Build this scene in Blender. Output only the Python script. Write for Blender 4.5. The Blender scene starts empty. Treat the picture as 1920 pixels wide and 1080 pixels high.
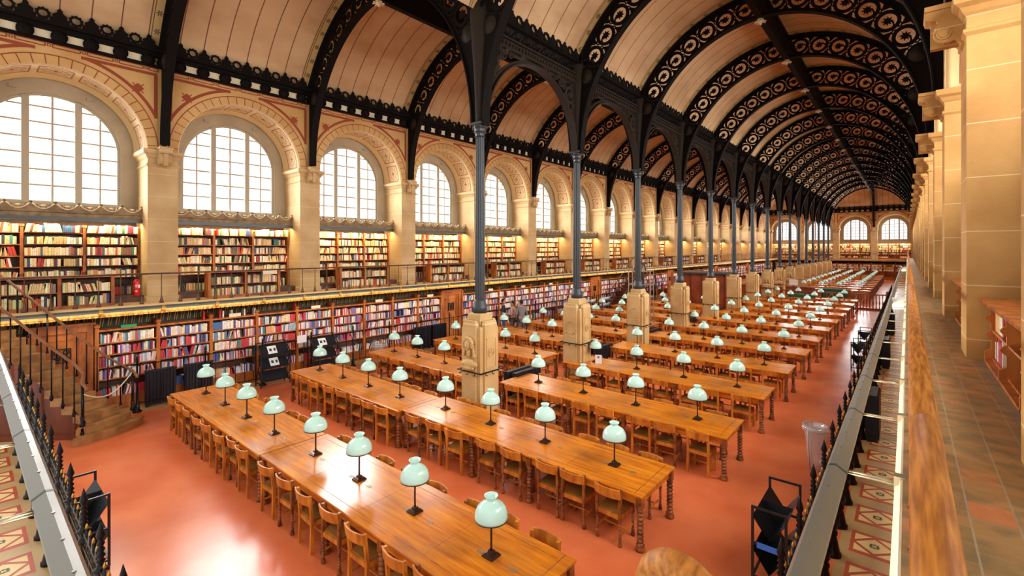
import bpy, math, random
from math import sin, cos, pi, sqrt, radians as R
from mathutils import Vector, Matrix
random.seed(7)
COL = bpy.context.scene.collection
# ------------------------------------------------------------------ layout (metres; the camera stands above x=0, y=0)
CAMH = 4.15
B = 4.2                     # bay length
XC = -7.635                 # middle row of columns
XL = -15.84                 # face of the left piers
XR = 0.52                   # face of the right piers
Y0 = 7.86                   # first column
YF = Y0 + 17*B              # far wall
ZG = 2.68                   # gallery floor
SP = 6.86                   # springing of the wall arches
DZR = 0.2
def yp(i): return Y0 + (i-2)*B      # pier i (0..19)
def ym(j): return 2.215 + 1.26*j    # ground bookcase module

def lin(c):
    c /= 255.0
    return c/12.92 if c <= .04045 else ((c+.055)/1.055)**2.4
def S(r, g, b): return (lin(r), lin(g), lin(b), 1)

# ------------------------------------------------------------------ materials
def newmat(name):
    m = bpy.data.materials.new(name); m.use_nodes = True
    nt = m.node_tree
    return m, nt, nt.nodes, nt.links, nt.nodes['Principled BSDF']
def mat(name, c, rough=.5, metal=0, c2=None, scale=(1,1,1), nscale=4, detail=4, lo=.35, hi=.65, bump=0, coat=0, emit=None, es=0, spec=.5):
    m, nt, N, L, p = newmat(name)
    p.inputs['Base Color'].default_value = c
    p.inputs['Roughness'].default_value = rough
    p.inputs['Metallic'].default_value = metal
    p.inputs['Coat Weight'].default_value = coat
    p.inputs['Specular IOR Level'].default_value = spec
    if emit:
        p.inputs['Emission Color'].default_value = emit; p.inputs['Emission Strength'].default_value = es
    if c2:
        g = N.new('ShaderNodeNewGeometry'); mp = N.new('ShaderNodeMapping'); mp.inputs['Scale'].default_value = scale
        no = N.new('ShaderNodeTexNoise'); no.inputs['Scale'].default_value = nscale; no.inputs['Detail'].default_value = detail
        cr = N.new('ShaderNodeValToRGB')
        cr.color_ramp.elements[0].position = lo; cr.color_ramp.elements[0].color = c
        cr.color_ramp.elements[1].position = hi; cr.color_ramp.elements[1].color = c2
        L.new(g.outputs['Position'], mp.inputs['Vector']); L.new(mp.outputs['Vector'], no.inputs['Vector'])
        L.new(no.outputs['Fac'], cr.inputs['Fac']); L.new(cr.outputs['Color'], p.inputs['Base Color'])
        if bump:
            b = N.new('ShaderNodeBump'); b.inputs['Strength'].default_value = bump; b.inputs['Distance'].default_value = .02
            L.new(no.outputs['Fac'], b.inputs['Height']); L.new(b.outputs['Normal'], p.inputs['Normal'])
    return m
def math_node(nt, op, a, b=None, c=None):
    n = nt.nodes.new('ShaderNodeMath'); n.operation = op
    for i, x in enumerate((a, b, c)):
        if x is None: continue
        if isinstance(x, (int, float)): n.inputs[i].default_value = x
        else: nt.links.new(x, n.inputs[i])
    return n.outputs[0]
def mixc(nt, f, a, b):
    n = nt.nodes.new('ShaderNodeMix'); n.data_type = 'RGBA'
    for s, x in (('Factor', f), ('A', a), ('B', b)):
        i = [k for k in n.inputs if k.name == s and (k.type == ('VALUE' if s == 'Factor' else 'RGBA'))][0]
        if isinstance(x, (int, float, tuple)): i.default_value = x
        else: nt.links.new(x, i)
    return [o for o in n.outputs if o.type == 'RGBA'][0]

M = {}
M['oak'] = mat('honey_oak', S(180,94,18), .4, c2=S(228,140,40), scale=(1.2,9,9), nscale=1.6, detail=6, spec=.35)
M['oak_chair'] = mat('chair_oak', S(170,92,22), .45, c2=S(222,138,44), scale=(4,4,1.2), nscale=2.2, detail=4)
M['oak_seat'] = mat('worn_oak_seat', S(112,76,28), .5, c2=S(160,110,44), nscale=3)
M['oak_dark'] = mat('dark_turned_oak', S(96,46,16), .4, c2=S(168,98,44), scale=(5,5,5), nscale=2)
M['shelfwood'] = mat('shelf_wood', S(142,72,22), .5, c2=S(196,112,40), scale=(3,3,1), nscale=2)
M['shelfdark'] = mat('dark_plinth_wood', S(58,32,18), .55, c2=S(92,52,30), scale=(2,2,2), nscale=2)
M['railwood'] = mat('rail_wood', S(150,86,32), .5, c2=S(206,132,56), scale=(30,2.5,30), nscale=2.6, detail=7, spec=.25)
M['stairrail'] = mat('stair_handrail_wood', S(112,66,34), .4, c2=S(146,90,48), nscale=3)
M['thinrail'] = mat('gallery_rail_brown', S(92,58,38), .45)
M['stairwood'] = mat('stair_wood', S(138,94,48), .5, c2=S(178,130,76), scale=(3,3,3), nscale=1.5)
M['stairred'] = mat('stair_mahogany', S(88,38,20), .4, c2=S(120,56,28), scale=(2,2,.5), nscale=2)
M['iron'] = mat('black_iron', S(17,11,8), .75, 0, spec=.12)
M['iron_lit'] = mat('lit_black_iron', S(40,30,21), .65, 0, spec=.2)  # lighter copy of the black iron, the light on it put into the colour
M['irongrey'] = mat('blue_grey_iron', S(54,58,60), .5, .1)
M['fenceiron'] = mat('fence_iron', S(28,22,24), .35, .6)
M['gold'] = mat('gilded_metal', S(196,150,62), .3, .9)
M['goldband'] = mat('gilded_fascia', S(190,146,66), .5, c2=S(140,98,36), scale=(1,16,1), nscale=1.5)
M['stone'] = None
M['ochre'] = mat('ochre_painted_plaster', S(208,166,104), .75, c2=S(192,146,84), scale=(1,1,1), nscale=.9)
M['redline'] = mat('red_brown_paint', S(146,60,22), .7)
M['soffit'] = mat('pale_painted_soffit', S(200,168,116), .75)
M['softred'] = mat('faded_red_paint', S(160,88,54), .75)
M['cream'] = mat('cream_panel', S(228,212,176), .7)
M['winwood'] = mat('grey_painted_window', S(172,158,132), .55)
M['surround'] = mat('grey_window_reveal', S(176,160,132), .7, c2=S(160,144,116), nscale=1.2)
M['canopygrey'] = mat('dark_blue_grey_metal', S(66,72,74), .4)
M['valance'] = mat('carved_grey_wood', S(150,122,80), .6, c2=S(112,88,54), nscale=5)
M['valance_lit'] = mat('carved_lit_rim', S(214,190,148), .6)  # paler copy of the valance wood, light on the scallop edges painted in
M['greenwall'] = mat('dark_green_panelling', S(30,38,24), .6)
M['fixture'] = mat('grey_aluminium', S(124,120,108), .38, .15)
M['fixturedark'] = mat('dark_green_joint', S(48,58,54), .5)
M['steel'] = mat('polished_steel', S(176,166,146), .4, .7)
M['black'] = mat('black_enamel', S(20,20,24), .4)
M['radiator'] = mat('radiator_black', S(30,32,40), .38, .3)
M['shade'] = mat('mint_opal_glass', S(198,238,224), .12, coat=.5)
M['shaderim'] = mat('dark_rim', S(40,60,56), .4)
M['plate'] = mat('worn_metal_plate', S(150,122,92), .4, .3)
M['brass'] = mat('dark_bronze_stem', S(74,48,34), .35, .6)
M['white'] = mat('white_paper', S(238,238,234), .7)
M['blue'] = mat('blue_tape', S(60,120,220), .5)
M['red'] = mat('extinguisher_red', S(206,28,20), .35)
M['pink'] = mat('magenta_label', S(214,30,130), .5)
M['sign'] = mat('cream_sign', S(226,212,180), .6)
M['greensign'] = mat('green_sign', S(40,150,90), .5)
M['strip'] = mat('led_strip', S(255,232,170), .5, emit=(1,.80,.45,1), es=6)
M['stonewarm'] = None
M['beige'] = mat('beige_floor_tile', S(196,164,112), .4, c2=S(176,142,92), nscale=1.3)
M['tilered'] = mat('red_floor_tile', S(196,76,44), .4, c2=S(180,66,38), nscale=2)
M['tilecream'] = mat('cream_floor_tile', S(236,206,142), .4)
M['tilegreen'] = mat('green_motif', S(84,98,70), .5)
M['plastic'] = None
M['skin'] = mat('skin', S(196,140,110), .6)
M['hair'] = mat('dark_hair', S(38,28,24), .7)
M['darkshirt'] = mat('dark_shirt', S(44,46,56), .8)
M['pinkshirt'] = mat('pale_pink_shirt', S(216,176,164), .8)
M['greyshirt'] = mat('grey_shirt', S(122,118,116), .8)
M['jeans'] = mat('blue_jeans', S(76,108,150), .8)
M['greytrouser'] = mat('slate_trousers', S(84,92,96), .8)
M['greencloth'] = mat('green_cloth', S(20,86,58), .7)
M['deskwood'] = mat('red_desk_wood', S(116,50,24), .45, c2=S(150,76,36), nscale=1.5)

def stone_mat(name, ca, cb, course=.62):
    m, nt, N, L, p = newmat(name)
    g = N.new('ShaderNodeNewGeometry'); no = N.new('ShaderNodeTexNoise'); no.inputs['Scale'].default_value = 1.3; no.inputs['Detail'].default_value = 6
    L.new(g.outputs['Position'], no.inputs['Vector'])
    cr = N.new('ShaderNodeValToRGB'); cr.color_ramp.elements[0].position = .36; cr.color_ramp.elements[1].position = .66
    cr.color_ramp.elements[0].color = cb; cr.color_ramp.elements[1].color = ca
    L.new(no.outputs['Fac'], cr.inputs['Fac'])
    sx = N.new('ShaderNodeSeparateXYZ'); L.new(g.outputs['Position'], sx.inputs[0])
    z = math_node(nt, 'DIVIDE', sx.outputs['Z'], course)
    f = math_node(nt, 'FRACT', z)
    k = math_node(nt, 'LESS_THAN', f, .018)
    fl = math_node(nt, 'FLOOR', z)
    wn = N.new('ShaderNodeTexWhiteNoise'); wn.noise_dimensions = '1D'; L.new(fl, wn.inputs['W'])
    tone = math_node(nt, 'MULTIPLY', wn.outputs['Value'], .22)
    c1 = mixc(nt, tone, cr.outputs['Color'], S(176,140,88))
    c2 = mixc(nt, math_node(nt, 'MULTIPLY', k, .55), c1, S(226,204,158))
    L.new(c2, p.inputs['Base Color']); p.inputs['Roughness'].default_value = .75
    n2 = N.new('ShaderNodeTexNoise'); n2.inputs['Scale'].default_value = 30; L.new(g.outputs['Position'], n2.inputs['Vector'])
    b = N.new('ShaderNodeBump'); b.inputs['Strength'].default_value = .15; b.inputs['Distance'].default_value = .01
    L.new(n2.outputs['Fac'], b.inputs['Height']); L.new(b.outputs['Normal'], p.inputs['Normal'])
    return m
M['stone'] = stone_mat('pale_limestone', S(204,173,124), S(182,147,98))
M['stone_right'] = stone_mat('shaded_limestone', S(192,144,78), S(160,112,50))  # limestone darkened and warmed to put the right side's light into its colour
M['stonewarm'] = stone_mat('pedestal_limestone', S(214,180,124), S(192,154,98), 2.4)

def ceiling_mat():
    m, nt, N, L, p = newmat('cream_boarded_vault')
    uv = N.new('ShaderNodeUVMap'); uv.uv_map = 'UV'
    sx = N.new('ShaderNodeSeparateXYZ'); L.new(uv.outputs['UV'], sx.inputs[0])
    t = math_node(nt, 'MULTIPLY', math_node(nt, 'FRACT', sx.outputs['X']), B)     # 0..B inside one bay
    tm = math_node(nt, 'MINIMUM', t, math_node(nt, 'SUBTRACT', B, t))             # distance to the nearer rib
    u = math_node(nt, 'DIVIDE', math_node(nt, 'SUBTRACT', t, .36), .58)
    fr = math_node(nt, 'FRACT', math_node(nt, 'ADD', u, .5))
    d = math_node(nt, 'MULTIPLY', math_node(nt, 'ABSOLUTE', math_node(nt, 'SUBTRACT', fr, .5)), .58)
    line = math_node(nt, 'MULTIPLY', math_node(nt, 'LESS_THAN', d, .014), math_node(nt, 'GREATER_THAN', tm, .34))
    band = math_node(nt, 'LESS_THAN', tm, .35)
    bl = math_node(nt, 'MULTIPLY', math_node(nt, 'LESS_THAN', math_node(nt, 'ABSOLUTE', math_node(nt, 'SUBTRACT', tm, .30)), .010), 1)
    v = math_node(nt, 'SUBTRACT', math_node(nt, 'FRACT', math_node(nt, 'DIVIDE', sx.outputs['Y'], .5)), .5)
    v = math_node(nt, 'MULTIPLY', v, .5)
    w = math_node(nt, 'SUBTRACT', tm, .19)
    rr = math_node(nt, 'SQRT', math_node(nt, 'ADD', math_node(nt, 'MULTIPLY', v, v), math_node(nt, 'MULTIPLY', w, w)))
    an = math_node(nt, 'ARCTAN2', v, w)
    pet = math_node(nt, 'ADD', .062, math_node(nt, 'MULTIPLY', math_node(nt, 'COSINE', math_node(nt, 'MULTIPLY', an, 6)), .026))
    fl = math_node(nt, 'MULTIPLY', math_node(nt, 'LESS_THAN', rr, pet), math_node(nt, 'GREATER_THAN', rr, .016))
    no = N.new('ShaderNodeTexNoise'); no.inputs['Scale'].default_value = .55; no.inputs['Detail'].default_value = 5
    g = N.new('ShaderNodeNewGeometry'); mp = N.new('ShaderNodeMapping'); mp.inputs['Scale'].default_value = (1,1,2.2)
    L.new(g.outputs['Position'], mp.inputs[0]); L.new(mp.outputs[0], no.inputs['Vector'])
    cr = N.new('ShaderNodeValToRGB'); cr.color_ramp.elements[0].position = .35; cr.color_ramp.elements[1].position = .62
    cr.color_ramp.elements[0].color = S(184,146,104); cr.color_ramp.elements[1].color = S(210,176,132)
    L.new(no.outputs['Fac'], cr.inputs['Fac'])
    c = mixc(nt, math_node(nt, 'MULTIPLY', band, .85), cr.outputs['Color'], S(190,156,96))
    c = mixc(nt, math_node(nt, 'MULTIPLY', line, .9), c, S(92,36,16))
    c = mixc(nt, math_node(nt, 'MULTIPLY', bl, .9), c, S(40,34,24))
    c = mixc(nt, math_node(nt, 'MULTIPLY', fl, .85), c, S(52,52,36))
    L.new(c, p.inputs['Base Color']); p.inputs['Roughness'].default_value = .6
    return m
M['ceiling'] = ceiling_mat()

def floor_mat():
    m, nt, N, L, p = newmat('red_linoleum')
    g = N.new('ShaderNodeNewGeometry')
    n1 = N.new('ShaderNodeTexNoise'); n1.inputs['Scale'].default_value = .9; n1.inputs['Detail'].default_value = 7
    L.new(g.outputs['Position'], n1.inputs['Vector'])
    cr = N.new('ShaderNodeValToRGB'); e = cr.color_ramp.elements
    e[0].position = .3; e[0].color = S(214,104,58); e[1].position = .7; e[1].color = S(236,132,84)
    L.new(n1.outputs['Fac'], cr.inputs['Fac'])
    L.new(cr.outputs['Color'], p.inputs['Base Color'])
    n2 = N.new('ShaderNodeTexNoise'); n2.inputs['Scale'].default_value = 1.2; n2.inputs['Detail'].default_value = 3
    mp = N.new('ShaderNodeMapping'); mp.inputs['Scale'].default_value = (1,1,1)
    L.new(g.outputs['Position'], mp.inputs[0]); L.new(mp.outputs[0], n2.inputs['Vector'])
    rr = N.new('ShaderNodeMapRange'); rr.inputs['To Min'].default_value = .18; rr.inputs['To Max'].default_value = .30
    L.new(n2.outputs['Fac'], rr.inputs['Value']); L.new(rr.outputs['Result'], p.inputs['Roughness'])
    p.inputs['Specular IOR Level'].default_value = .36
    return m
M['floor'] = floor_mat()

def tabletop_mat():
    m, nt, N, L, p = newmat('varnished_tabletop')
    g = N.new('ShaderNodeNewGeometry'); mp = N.new('ShaderNodeMapping'); mp.inputs['Scale'].default_value = (1.0,11,1)
    L.new(g.outputs['Position'], mp.inputs[0])
    n1 = N.new('ShaderNodeTexNoise'); n1.inputs['Scale'].default_value = 1.8; n1.inputs['Detail'].default_value = 7
    L.new(mp.outputs[0], n1.inputs['Vector'])
    cr = N.new('ShaderNodeValToRGB'); e = cr.color_ramp.elements
    e[0].position = .3; e[0].color = S(188,98,14); e[1].position = .72; e[1].color = S(238,148,36)
    L.new(n1.outputs['Fac'], cr.inputs['Fac'])
    n3 = N.new('ShaderNodeTexNoise'); n3.inputs['Scale'].default_value = 1.5; n3.inputs['Detail'].default_value = 5
    L.new(g.outputs['Position'], n3.inputs['Vector'])
    st = N.new('ShaderNodeValToRGB'); st.color_ramp.elements[0].position = .48; st.color_ramp.elements[1].position = .74
    L.new(n3.outputs['Fac'], st.inputs['Fac'])
    c = mixc(nt, math_node(nt, 'MULTIPLY', st.outputs['Color'], .55), cr.outputs['Color'], S(140,92,56))
    L.new(c, p.inputs['Base Color'])
    rr = N.new('ShaderNodeMapRange'); rr.inputs['To Min'].default_value = .15; rr.inputs['To Max'].default_value = .28
    L.new(n3.outputs['Fac'], rr.inputs['Value']); L.new(rr.outputs['Result'], p.inputs['Roughness'])
    p.inputs['Specular IOR Level'].default_value = .36
    return m
M['tabletop'] = tabletop_mat()

def book_mat(name, per_object):
    m, nt, N, L, p = newmat(name)
    if per_object:
        a = N.new('ShaderNodeObjectInfo'); col = a.outputs['Color']
    else:
        a = N.new('ShaderNodeVertexColor'); a.layer_name = 'Col'; col = a.outputs['Color']
    g = N.new('ShaderNodeNewGeometry'); no = N.new('ShaderNodeTexNoise'); no.inputs['Scale'].default_value = 22; no.inputs['Detail'].default_value = 2
    L.new(g.outputs['Position'], no.inputs['Vector'])
    k = math_node(nt, 'GREATER_THAN', no.outputs['Fac'], .60)
    c = mixc(nt, math_node(nt, 'MULTIPLY', k, .35), col, S(120,90,60))
    L.new(c, p.inputs['Base Color']); p.inputs['Roughness'].default_value = .6
    return m
M['book'] = book_mat('book_cloth', True)
M['books'] = book_mat('shelved_book_cloth', False)

def gallery_tile_mat():
    m, nt, N, L, p = newmat('worn_terracotta_tiles')
    g = N.new('ShaderNodeNewGeometry')
    sx = N.new('ShaderNodeSeparateXYZ'); L.new(g.outputs['Position'], sx.inputs[0])
    cx = math_node(nt, 'DIVIDE', math_node(nt, 'SUBTRACT', sx.outputs['X'], .055), .165)
    fx = math_node(nt, 'FRACT', cx); ix = math_node(nt, 'FLOOR', cx)
    cy = math_node(nt, 'ADD', math_node(nt, 'DIVIDE', sx.outputs['Y'], .165), math_node(nt, 'MULTIPLY', ix, .37))
    fy = math_node(nt, 'FRACT', cy); iy = math_node(nt, 'FLOOR', cy)
    jx = math_node(nt, 'LESS_THAN', fx, .05); jy = math_node(nt, 'LESS_THAN', fy, .045)
    cb = N.new('ShaderNodeCombineXYZ'); L.new(ix, cb.inputs[0]); L.new(iy, cb.inputs[1])
    wn = N.new('ShaderNodeTexWhiteNoise'); wn.noise_dimensions = '2D'; L.new(cb.outputs[0], wn.inputs['Vector'])
    cr = N.new('ShaderNodeValToRGB'); e = cr.color_ramp.elements
    e[0].position = 0; e[0].color = S(154,122,78); e[1].position = 1; e[1].color = S(204,138,92)
    e2 = cr.color_ramp.elements.new(.5); e2.color = S(174,134,86)
    e3 = cr.color_ramp.elements.new(.9); e3.color = S(178,132,84)
    L.new(wn.outputs['Value'], cr.inputs['Fac'])
    no = N.new('ShaderNodeTexNoise'); no.inputs['Scale'].default_value = 7; no.inputs['Detail'].default_value = 6
    L.new(g.outputs['Position'], no.inputs['Vector'])
    st = N.new('ShaderNodeValToRGB'); st.color_ramp.elements[0].position = .45; st.color_ramp.elements[1].position = .65
    L.new(no.outputs['Fac'], st.inputs['Fac'])
    c = mixc(nt, math_node(nt, 'MULTIPLY', st.outputs['Color'], .55), cr.outputs['Color'], S(104,98,72))
    c = mixc(nt, math_node(nt, 'MULTIPLY', jy, .5), c, S(170,150,116))
    c = mixc(nt, math_node(nt, 'MULTIPLY', jx, .75), c, S(172,162,136))
    far = math_node(nt, 'GREATER_THAN', sx.outputs['X'], .60)
    c = mixc(nt, math_node(nt, 'MULTIPLY', far, .6), c, S(128,126,112))
    L.new(c, p.inputs['Base Color'])
    rr = N.new('ShaderNodeMapRange'); rr.inputs['To Min'].default_value = .3; rr.inputs['To Max'].default_value = .6
    L.new(no.outputs['Fac'], rr.inputs['Value']); L.new(rr.outputs['Result'], p.inputs['Roughness'])
    return m
M['gallerytile'] = gallery_tile_mat()

def clear_mat(name, tint, gloss=.06, body=0.0, bodycol=(1,1,1,1)):
    m = bpy.data.materials.new(name); m.use_nodes = True
    nt = m.node_tree; N = nt.nodes; L = nt.links; N.clear()
    out = N.new('ShaderNodeOutputMaterial'); t = N.new('ShaderNodeBsdfTransparent'); t.inputs[0].default_value = tint
    gl = N.new('ShaderNodeBsdfGlossy'); gl.inputs['Roughness'].default_value = .05
    mx = N.new('ShaderNodeMixShader'); mx.inputs[0].default_value = gloss
    L.new(t.outputs[0], mx.inputs[1]); L.new(gl.outputs[0], mx.inputs[2]); last = mx
    if body:
        df = N.new('ShaderNodeBsdfDiffuse'); df.inputs[0].default_value = bodycol
        m2 = N.new('ShaderNodeMixShader'); m2.inputs[0].default_value = body
        L.new(mx.outputs[0], m2.inputs[1]); L.new(df.outputs[0], m2.inputs[2]); last = m2
    L.new(last.outputs[0], out.inputs['Surface'])
    return m
M['glass'] = clear_mat('window_glass', (.97,.98,1,1), .05)
M['plastic'] = clear_mat('clear_plastic_bag', (.9,.9,.92,1), .16, .22, (.85,.85,.87,1))

# ------------------------------------------------------------------ mesh building
class MB:
    def __init__(s): s.v = []; s.f = []; s.sm = []
    def add(s, vs, fs, smooth=False):
        o = len(s.v); s.v.extend(tuple(v) for v in vs)
        for f in fs: s.f.append(tuple(i+o for i in f)); s.sm.append(smooth)
        return s
    def box(s, x0, x1, y0, y1, z0, z1):
        vs = [(x0,y0,z0),(x1,y0,z0),(x1,y1,z0),(x0,y1,z0),(x0,y0,z1),(x1,y0,z1),(x1,y1,z1),(x0,y1,z1)]
        return s.add(vs, [(0,3,2,1),(4,5,6,7),(0,1,5,4),(1,2,6,5),(2,3,7,6),(3,0,4,7)])
    def cbox(s, x0, x1, y0, y1, z0, z1, c=.01):      # box with chamfered upper edges
        vs = [(x0,y0,z0),(x1,y0,z0),(x1,y1,z0),(x0,y1,z0),(x0,y0,z1-c),(x1,y0,z1-c),(x1,y1,z1-c),(x0,y1,z1-c),
              (x0+c,y0+c,z1),(x1-c,y0+c,z1),(x1-c,y1-c,z1),(x0+c,y1-c,z1)]
        return s.add(vs, [(0,3,2,1),(8,9,10,11),(0,1,5,4),(1,2,6,5),(2,3,7,6),(3,0,4,7),(4,5,9,8),(5,6,10,9),(6,7,11,10),(7,4,8,11)])
    def obox(s, mtx, sx, sy, sz):
        vs = [mtx @ Vector((a*sx/2, b*sy/2, c*sz/2)) for a,b,c in ((-1,-1,-1),(1,-1,-1),(1,1,-1),(-1,1,-1),(-1,-1,1),(1,-1,1),(1,1,1),(-1,1,1))]
        return s.add(vs, [(0,3,2,1),(4,5,6,7),(0,1,5,4),(1,2,6,5),(2,3,7,6),(3,0,4,7)])
    def rects(s, levels):        # stacked rectangles (x0,x1,y0,y1,z)
        vs = []; fs = []
        for x0,x1,y0,y1,z in levels: vs += [(x0,y0,z),(x1,y0,z),(x1,y1,z),(x0,y1,z)]
        for i in range(len(levels)-1):
            a = i*4
            for k in range(4): fs.append((a+k, a+(k+1)%4, a+4+(k+1)%4, a+4+k))
        n = len(levels)*4; fs += [(3,2,1,0), (n-4,n-3,n-2,n-1)]
        return s.add(vs, fs)
    def lathe(s, prof, n=12, c=(0,0,0), mtx=None, smooth=True, rf=None):
        vs = []; fs = []
        for r, z in prof:
            for k in range(n):
                a = 2*pi*k/n; q = r*(rf(k) if rf else 1)
                p = Vector((q*cos(a), q*sin(a), z))
                if mtx: p = mtx @ p
                vs.append((p[0]+c[0], p[1]+c[1], p[2]+c[2]))
        for i in range(len(prof)-1):
            for k in range(n): fs.append((i*n+k, i*n+(k+1)%n, (i+1)*n+(k+1)%n, (i+1)*n+k))
        s.add(vs, fs, smooth)
        o = len(s.v)-len(vs)
        if prof[0][0] > 1e-4: s.f.append(tuple(o+k for k in reversed(range(n)))); s.sm.append(False)
        if prof[-1][0] > 1e-4: s.f.append(tuple(o+(len(prof)-1)*n+k for k in range(n))); s.sm.append(False)
        return s
    def bar(s, p, q, w, h=None):      # square bar between two points
        p, q = Vector(p), Vector(q); d = q-p; l = d.length
        if l < 1e-6: return s
        mt = Matrix.Translation((p+q)/2) @ d.to_track_quat('Z', 'Y').to_matrix().to_4x4()
        return s.obox(mt, w, h or w, l)
    def rod(s, p, q, r, n=6, r2=None):
        p, q = Vector(p), Vector(q); d = q-p
        if d.length < 1e-6: return s
        mt = Matrix.Translation(p) @ d.to_track_quat('Z', 'Y').to_matrix().to_4x4()
        return s.lathe([(r,0),(r if r2 is None else r2,d.length)], n, mtx=mt)
    def tube(s, pts, r, n=8, closed_ends=True, ry=None, up=(0,0,1)):
        pts = [Vector(p) for p in pts]; vs = []; fs = []; up = Vector(up)
        for i, p in enumerate(pts):
            t = (pts[min(i+1,len(pts)-1)] - pts[max(i-1,0)]).normalized()
            a = t.cross(up)
            if a.length < 1e-3: a = t.cross(Vector((1,0,0)))
            a.normalize(); b = a.cross(t).normalized()
            rr = r[i] if isinstance(r, (list,tuple)) else r
            for k in range(n):
                an = 2*pi*k/n
                vs.append(p + a*cos(an)*rr + b*sin(an)*(ry or rr))
        for i in range(len(pts)-1):
            for k in range(n): fs.append((i*n+k, i*n+(k+1)%n, (i+1)*n+(k+1)%n, (i+1)*n+k))
        fs2 = [tuple(reversed(range(n))), tuple((len(pts)-1)*n+k for k in range(n))] if closed_ends else []
        o = len(s.v); s.add(vs, fs, True)
        for f in fs2: s.f.append(tuple(o+i for i in f)); s.sm.append(False)
        return s
    def prism(s, poly, fn, a, b):      # 2-D outline extruded between depths a and b through fn(u,v,w)
        n = len(poly)
        vs = [fn(u,v,a) for u,v in poly] + [fn(u,v,b) for u,v in poly]
        fs = [tuple(range(n)), tuple(reversed(range(n,2*n)))] + [(i, n+i, n+(i+1)%n, (i+1)%n) for i in range(n)]
        return s.add(vs, fs)
    def ring(s, fn, c, r0, r1, n, a, b, a0=0, a1=2*pi, rf=None):
        full = abs(a1-a0-2*pi) < 1e-6; m = n if full else n+1
        vs = []; fs = []
        for k in range(m):
            t = a0+(a1-a0)*k/n; ro = r1*(rf(k) if rf else 1)
            for r, w in ((r0,a),(ro,a),(ro,b),(r0,b)): vs.append(fn(c[0]+r*cos(t), c[1]+r*sin(t), w))
        for k in range(n):
            i, j = k*4, ((k+1)%m)*4
            for q in range(4): fs.append((i+q, i+(q+1)%4, j+(q+1)%4, j+q))
        return s.add(vs, fs)
    def strip(s, pts0, pts1, smooth=False):
        n = len(pts0)
        return s.add(list(pts0)+list(pts1), [(i, i+1, n+i+1, n+i) for i in range(n-1)], smooth)
    def blob(s, c, r, n=10, m=7, mtx=None):
        prof = [(max(1e-5, sin(pi*i/m)), -cos(pi*i/m)) for i in range(m+1)]
        mt = Matrix.Translation(c) @ (mtx or Matrix.Identity(4)) @ Matrix.Diagonal((r[0],r[1],r[2],1))
        return s.lathe(prof, n, mtx=mt)
    def mesh(s, name, m=None):
        me = bpy.data.meshes.new(name); me.from_pydata(s.v, [], s.f); 
        me.polygons.foreach_set('use_smooth', s.sm)
        if m: me.materials.append(M[m] if isinstance(m, str) else m)
        me.update(); return me
def put(name, me, parent=None, loc=None, rz=0):
    o = bpy.data.objects.new(name, me); COL.objects.link(o)
    if parent: o.parent = parent
    if loc: o.location = loc
    if rz: o.rotation_euler = (0,0,rz)
    return o
def build(mb, name, m, parent=None, loc=None, rz=0): return put(name, mb.mesh(name, m), parent, loc, rz)
def tag(o, label=None, cat=None, group=None, kind=None):
    if label: o['label'] = label
    if cat: o['category'] = cat
    if group: o['group'] = group
    if kind: o['kind'] = kind
    return o
def thing(name, label, cat, loc=(0,0,0), rz=0, group=None):
    o = bpy.data.objects.new(name, None); COL.objects.link(o); o.empty_display_size = .1
    o.location = loc; o.rotation_euler = (0,0,rz)
    return tag(o, label, cat, group)
KIDS = {}
def parts(root):                 # remember a prototype's parts once
    if root.name not in KIDS: KIDS[root.name] = [c for c in bpy.data.objects if c.parent == root]
    return KIDS[root.name]
def dup(root, loc, rz=0, label=None, group=None, scale=None):
    r = root.copy(); COL.objects.link(r); r.location = loc; r.rotation_euler = (0,0,rz)
    if scale: r.scale = scale
    if label: r['label'] = label
    if group: r['group'] = group
    for ch in parts(root):
        c = ch.copy(); COL.objects.link(c); c.parent = r
        for g in parts(ch):
            d = g.copy(); COL.objects.link(d); d.parent = c
    return r
_ones = 'zeroth first second third fourth fifth sixth seventh eighth ninth tenth eleventh twelfth thirteenth fourteenth fifteenth sixteenth seventeenth eighteenth nineteenth'.split()
_card = 'zero one two three four five six seven eight nine'.split()
def nth(n):
    if n < 20: return _ones[n]
    t = {2:('twenty','twentieth'),3:('thirty','thirtieth'),4:('forty','fortieth'),5:('fifty','fiftieth'),6:('sixty','sixtieth')}[n//10]
    return t[1] if n % 10 == 0 else t[0]+'-'+_ones[n%10]
XZ = lambda u, v, w: (u, w, v)       # outline in x-z, depth along y
YZ = lambda u, v, w: (w, u, v)       # outline in y-z, depth along x

# ------------------------------------------------------------------ the setting
mb = MB(); mb.add([(XL-1.4,-1.2,0),(XR+1.4,-1.2,0),(XR+1.4,YF+1.4,0),(XL-1.4,YF+1.4,0)], [(0,1,2,3)])
tag(build(mb, 'floor', 'floor'), kind='structure')
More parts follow.
